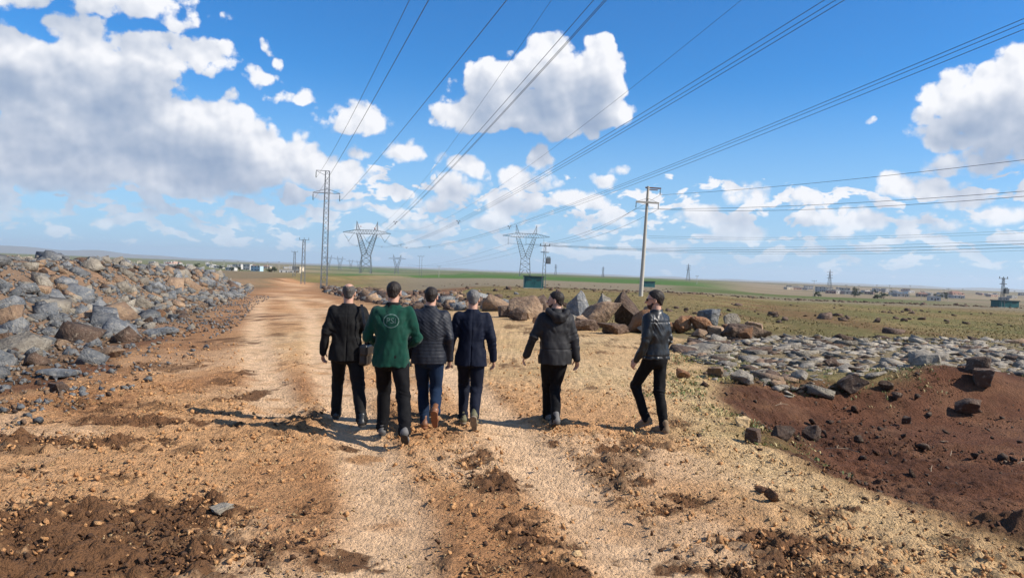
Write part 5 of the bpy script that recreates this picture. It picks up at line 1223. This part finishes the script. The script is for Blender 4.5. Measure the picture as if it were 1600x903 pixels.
    # further poles and masts
    def far_pole(px, d, h, label, kind, group='poles and masts in the distance'):
        x, y = along(px, d); z = gz(x, y) - .1; t = empty('distant_pole' if kind != 'tower' else 'distant_tower', (x, y, z)); tag(t, label, 'pole' if kind != 'tower' else 'tower', group); w = max(.05, d * .00022)
        if kind == 'tower':
            m = MB(); b0 = h * .1
            for sx, sy in ((-1, -1), (1, -1), (1, 1), (-1, 1)): m.bar((sx * b0, sy * b0, 0), (sx * b0 * .2, sy * b0 * .2, h * .75), w * 1.2); m.bar((sx * b0 * .2, sy * b0 * .2, h * .75), (0, 0, h), w)
            for k_ in range(8):
                f0, f1 = k_ / 8, (k_ + 1) / 8; w0, w1 = b0 * (1 - .8 * f0), b0 * (1 - .8 * f1); z0, z1 = h * .75 * f0, h * .75 * f1
                for s_ in (-1, 1): m.bar((-w0 * s_, -w0, z0), (w1 * s_, -w1, z1), w * .7)
            m.build('shaft', STEEL, t)
            for zz in (.62, .74, .86): m = MB(); m.bar((-h * .13, 0, h * zz), (h * .13, 0, h * zz), w); m.bar((-h * .13, 0, h * zz), (0, 0, h * zz + h * .05), w * .7); m.bar((h * .13, 0, h * zz), (0, 0, h * zz + h * .05), w * .7); m.build('cross_arm', STEEL, t)
        else:
            m = MB()
            if kind == 'H': m.bar((-.5, 0, 0), (-.5, 0, h), w); m.bar((.5, 0, 0), (.5, 0, h), w)
            elif kind == 'lattice':
                for sx, sy in ((-1, -1), (1, -1), (1, 1), (-1, 1)): m.bar((sx * .38, sy * .3, 0), (sx * .2, sy * .15, h), w)
                for k_ in range(12): a = 1 if k_ % 2 else -1; f0, f1 = k_ / 12, (k_ + 1) / 12; m.bar((a * (.38 - .18 * f0), -.3, h * f0), (-a * (.38 - .18 * f1), -.2, h * f1), w * .7)
            else: m.bar((0, 0, 0), (0, 0, h), w * 1.3, w, 8)
            m.build('shaft', CONC if kind == 'pole' else STEEL, t)
            m = MB(); a = 1.0 if kind != 'H' else 1.4; m.bar((-a, 0, h - .1), (a, 0, h - .1), w); m.build('cross_arm', STEEL, t)
            for k_ in (-1, 0, 1): m = MB(); m.bar((k_ * a * .9, 0, h - .05), (k_ * a * .9, 0, h + .35), w * .8); m.build('insulator', INSUL, t)
    far_pole(474, 150, 8.8, 'lattice pole with short cross-arm just left of the slim mast', 'lattice'); far_pole(460, 240, 7.8, 'small T-shaped pole at the far end of the track', 'lattice')
    far_pole(657, 330, 9.5, 'H-frame pole on the green field above the quilted jacket', 'H'); far_pole(686, 420, 6.0, 'short pole on the green field right of the H-frame', 'pole')
    far_pole(1075, 1050, 24, 'distant lattice tower on the skyline right of the concrete pole', 'tower'); far_pole(942, 1700, 24, 'tiny far tower on the skyline left of the concrete pole', 'tower'); far_pole(868, 1800, 26, 'tiny far tower right of the transformer pole', 'tower')
    far_pole(1296, 900, 27, 'distant lattice tower above the right-hand settlement', 'tower'); far_pole(1089, 500, 5.5, 'small pole right of the skyline tower', 'pole')
    for i, (px, d, h) in enumerate(((1322, 700, 9), (1342, 700, 9), (1390, 900, 11), (1422, 1000, 12), (1392, 620, 8), (1475, 600, 8), (1482, 420, 9), (1441, 420, 7), (1272, 320, 7), (1504, 900, 10), (1585, 900, 10), (1370, 1100, 11))):
        far_pole(px, d, h, 'thin pole standing among the houses of the right-hand settlement', 'pole', 'thin poles in the right-hand settlement')
    for px, d, h in ((350, 900, 9), (372, 900, 9), (395, 950, 10), (418, 1000, 10), (436, 1100, 11), (330, 900, 9)): far_pole(px, d, h, 'thin pole on the skyline beyond the rubble bank', 'pole', 'thin poles beyond the rubble bank')
build_power_lines()

# ------------------------------------------------------------------ far settlements
def build_settlements():
    rng = np.random.default_rng(77)
    walls = {'white': mat('render_white', (.47, .45, .42), .9), 'cream': mat('render_cream', (.50, .42, .30), .9), 'grey': mat('block_grey', (.30, .29, .27), .95), 'pink': mat('render_pink', (.42, .28, .22), .9), 'blue': mat('render_blue', (.35, .48, .55), .9)}
    roofs = {'flat': mat('roof_concrete', (.34, .33, .31), .9), 'red': mat('roof_tile', (.22, .12, .085), .9), 'metal': mat('roof_sheet', (.45, .46, .47), .5)}
    glass = mat('window_dark', (.03, .035, .04), .2); door_m = mat('door_brown', (.12, .07, .04), .7)
    def house(px, d, w, dp, h, wall, roof, where, group):
        x, y = along(px, d * (1.35 if px > 800 else 1.2)); t = empty('house', (x, y, gz(x, y) - .3), rng.uniform(-.5, .5)); st = 'two-storey ' if h > 5 else ''
        tag(t, f'far {wall} {st}house with {dict(flat="flat", red="red tiled", metal="metal sheet")[roof]} roof {where}', 'house', f'{wall} {st}{roof}-roofed houses {where}')
        m = MB(); m.box((0, 0, h / 2), (w / 2, dp / 2, h / 2)); m.build('wall', walls[wall], t)
        m = MB()
        if roof == 'red':
            a, b, e = w / 2 + .3, dp / 2 + .3, h + min(dp, w) * .22
            m.add([(-a, -b, h + .02), (a, -b, h + .02), (a, b, h + .02), (-a, b, h + .02), (-a * .5, 0, e), (a * .5, 0, e)], [(0, 1, 5, 4), (1, 2, 5), (2, 3, 4, 5), (3, 0, 4), (3, 2, 1, 0)])
        else: m.box((0, 0, h + .13), (w / 2 + .2, dp / 2 + .2, .12))
        rf = m.build('roof', roofs[roof], t)
        m = MB(); m.box((w * .2, 0, h + (.7 if roof != 'red' else 1.4)), (.35, .35, .5)); m.build('chimney', walls['grey'], rf)
        n = 2 if w < 9 else 3
        for fl in range(1 if h < 5 else 2):
            for k_ in range(n):
                m = MB(); m.box((-w / 2 + w * (k_ + .5) / n, -dp / 2 - .03, 1.7 + fl * 3), (.55, .03, .6)); m.build('window', glass, t)
        m = MB(); m.box((w * .02 + w / 2 - w / n, -dp / 2 - .03, 1.05), (.45, .03, 1.05)); m.build('door', door_m, t)
    W = ['white', 'white', 'cream', 'grey', 'white', 'pink']; Rf = ['flat', 'flat', 'metal', 'flat', 'flat', 'flat', 'metal', 'red']
    L = 'beyond the rubble bank'; R_ = 'in the settlement on the right'
    for px, d, w, h, wl, rf in ((100, 620, 9, 6.2, 'white', 'flat'), (112, 640, 13, 4, 'white', 'metal'), (131, 600, 9, 3.4, 'grey', 'flat'), (181, 900, 9, 6, 'white', 'flat'), (402, 640, 10, 5.4, 'blue', 'flat'), (387, 700, 8, 6.4, 'white', 'flat'), (252, 640, 16, 3.5, 'white', 'metal'), (273, 560, 9, 3.6, 'cream', 'flat'), (362, 620, 9, 3.4, 'white', 'flat'), (207, 700, 10, 3.4, 'cream', 'flat'), (448, 560, 12, 3.2, 'white', 'flat'), (462, 600, 9, 3.0, 'cream', 'flat')):
        house(px, d, w, w * .7, h, wl, rf, L, L)
    for i in range(34): px = rng.uniform(130, 470); house(px, rng.uniform(700, 1300), rng.uniform(7, 13), rng.uniform(6, 9), rng.choice([3.2, 3.4, 6.0], p=[.5, .3, .2]), str(rng.choice(W)), str(rng.choice(Rf)), L, L)
    for px, d, w, h, wl, rf in ((1460, 420, 8, 3.6, 'white', 'flat'), (1246, 800, 14, 4, 'cream', 'metal'), (1330, 560, 16, 3.5, 'grey', 'metal'), (1320, 640, 10, 6, 'grey', 'flat'), (1410, 700, 11, 3.4, 'blue', 'metal'), (1492, 640, 16, 5.0, 'pink', 'red'), (1545, 1000, 11, 3.6, 'white', 'flat')):
        house(px, d, w, w * .7, h, wl, rf, R_, R_)
    for i in range(44): px = rng.uniform(1225, 1600); house(px, rng.uniform(520, 1200), rng.uniform(7, 13), rng.uniform(6, 9), rng.choice([3.2, 3.4, 6.0], p=[.5, .3, .2]), str(rng.choice(['grey', 'cream', 'pink', 'white', 'grey'])), str(rng.choice(Rf)), R_, R_)
    # trees among the houses
    bark = mat('bark', (.10, .075, .05), .95); leaf = mat('far_foliage', (.035, .055, .022), .9, var=.4, scale=.6)
    def tree(px, d, h, w, label, group):
        x, y = along(px, d); t = empty('tree', (x, y, gz(x, y) - .2)); tag(t, label, 'tree', group)
        m = MB(); m.bar((0, 0, 0), (0, 0, h * .55), w * .07, w * .03, 6)
        for k_ in range(5): a = k_ * 1.3; m.bar((0, 0, h * (.25 + .06 * k_)), (math.cos(a) * w * .3, math.sin(a) * w * .3, h * (.5 + .07 * k_)), w * .025, w * .01, 5)
        m.build('trunk', bark, t); n = 420; u = rng.normal(size=(n, 3)); u /= np.linalg.norm(u, axis=1)[:, None]; r = rng.random(n) ** .45
        cl = rng.normal(size=(9, 3)) * np.array([.28, .28, .24]); ci = rng.integers(0, 9, n); c = (cl[ci] + u * r[:, None] * .24) * np.array([w, w, h * .75]) + np.array([0, 0, h * .6]); V, Fc = [], []
        for q in c:
            a = rng.normal(size=3); b_ = rng.normal(size=3); s_ = .055 * w; a = a / np.linalg.norm(a) * s_; b_ = b_ / np.linalg.norm(b_) * s_; k0 = len(V); V += [q - a, q + b_, q + a, q - b_]; Fc.append((k0, k0 + 1, k0 + 2, k0 + 3))
        link('crown', mesh_data('crown', V, Fc, leaf), t)
    tree(1335, 640, 9.5, 6, 'dark conical tree standing out in the right-hand settlement', None); tree(425, 600, 5.5, 6, 'dark bushy tree beside the pale blue house beyond the bank', None); tree(281, 560, 4.5, 8, 'dark bush before the far houses beyond the bank', None)
    for i in range(12): tree(rng.uniform(1230, 1600), rng.uniform(480, 900), rng.uniform(3.5, 6), rng.uniform(4, 7), 'small tree among the houses of the right-hand settlement', 'small trees in the right-hand settlement')
    for i in range(8): tree(rng.uniform(120, 460), rng.uniform(650, 1000), rng.uniform(3.5, 6), rng.uniform(4, 7), 'small tree among the houses beyond the rubble bank', 'small trees beyond the rubble bank')
build_settlements()

# ------------------------------------------------------------------ the air between here and the far hills
def build_haze():
    m = bpy.data.materials.new('air'); m.use_nodes = True; nt = m.node_tree; nt.nodes.clear()
    v = nt.nodes.new('ShaderNodeVolumePrincipled'); v.inputs['Color'].default_value = (.80, .90, 1.0, 1); v.inputs['Density'].default_value = 6.0e-5; v.inputs['Anisotropy'].default_value = 0.2
    o = nt.nodes.new('ShaderNodeOutputMaterial'); nt.links.new(v.outputs[0], o.inputs['Volume'])
    b = MB(); b.box((0, 6900, 115), (17400, 10500, 140)); tag(b.build('haze', m), 'thin blue haze in the air over the plain', kind='stuff')
build_haze()
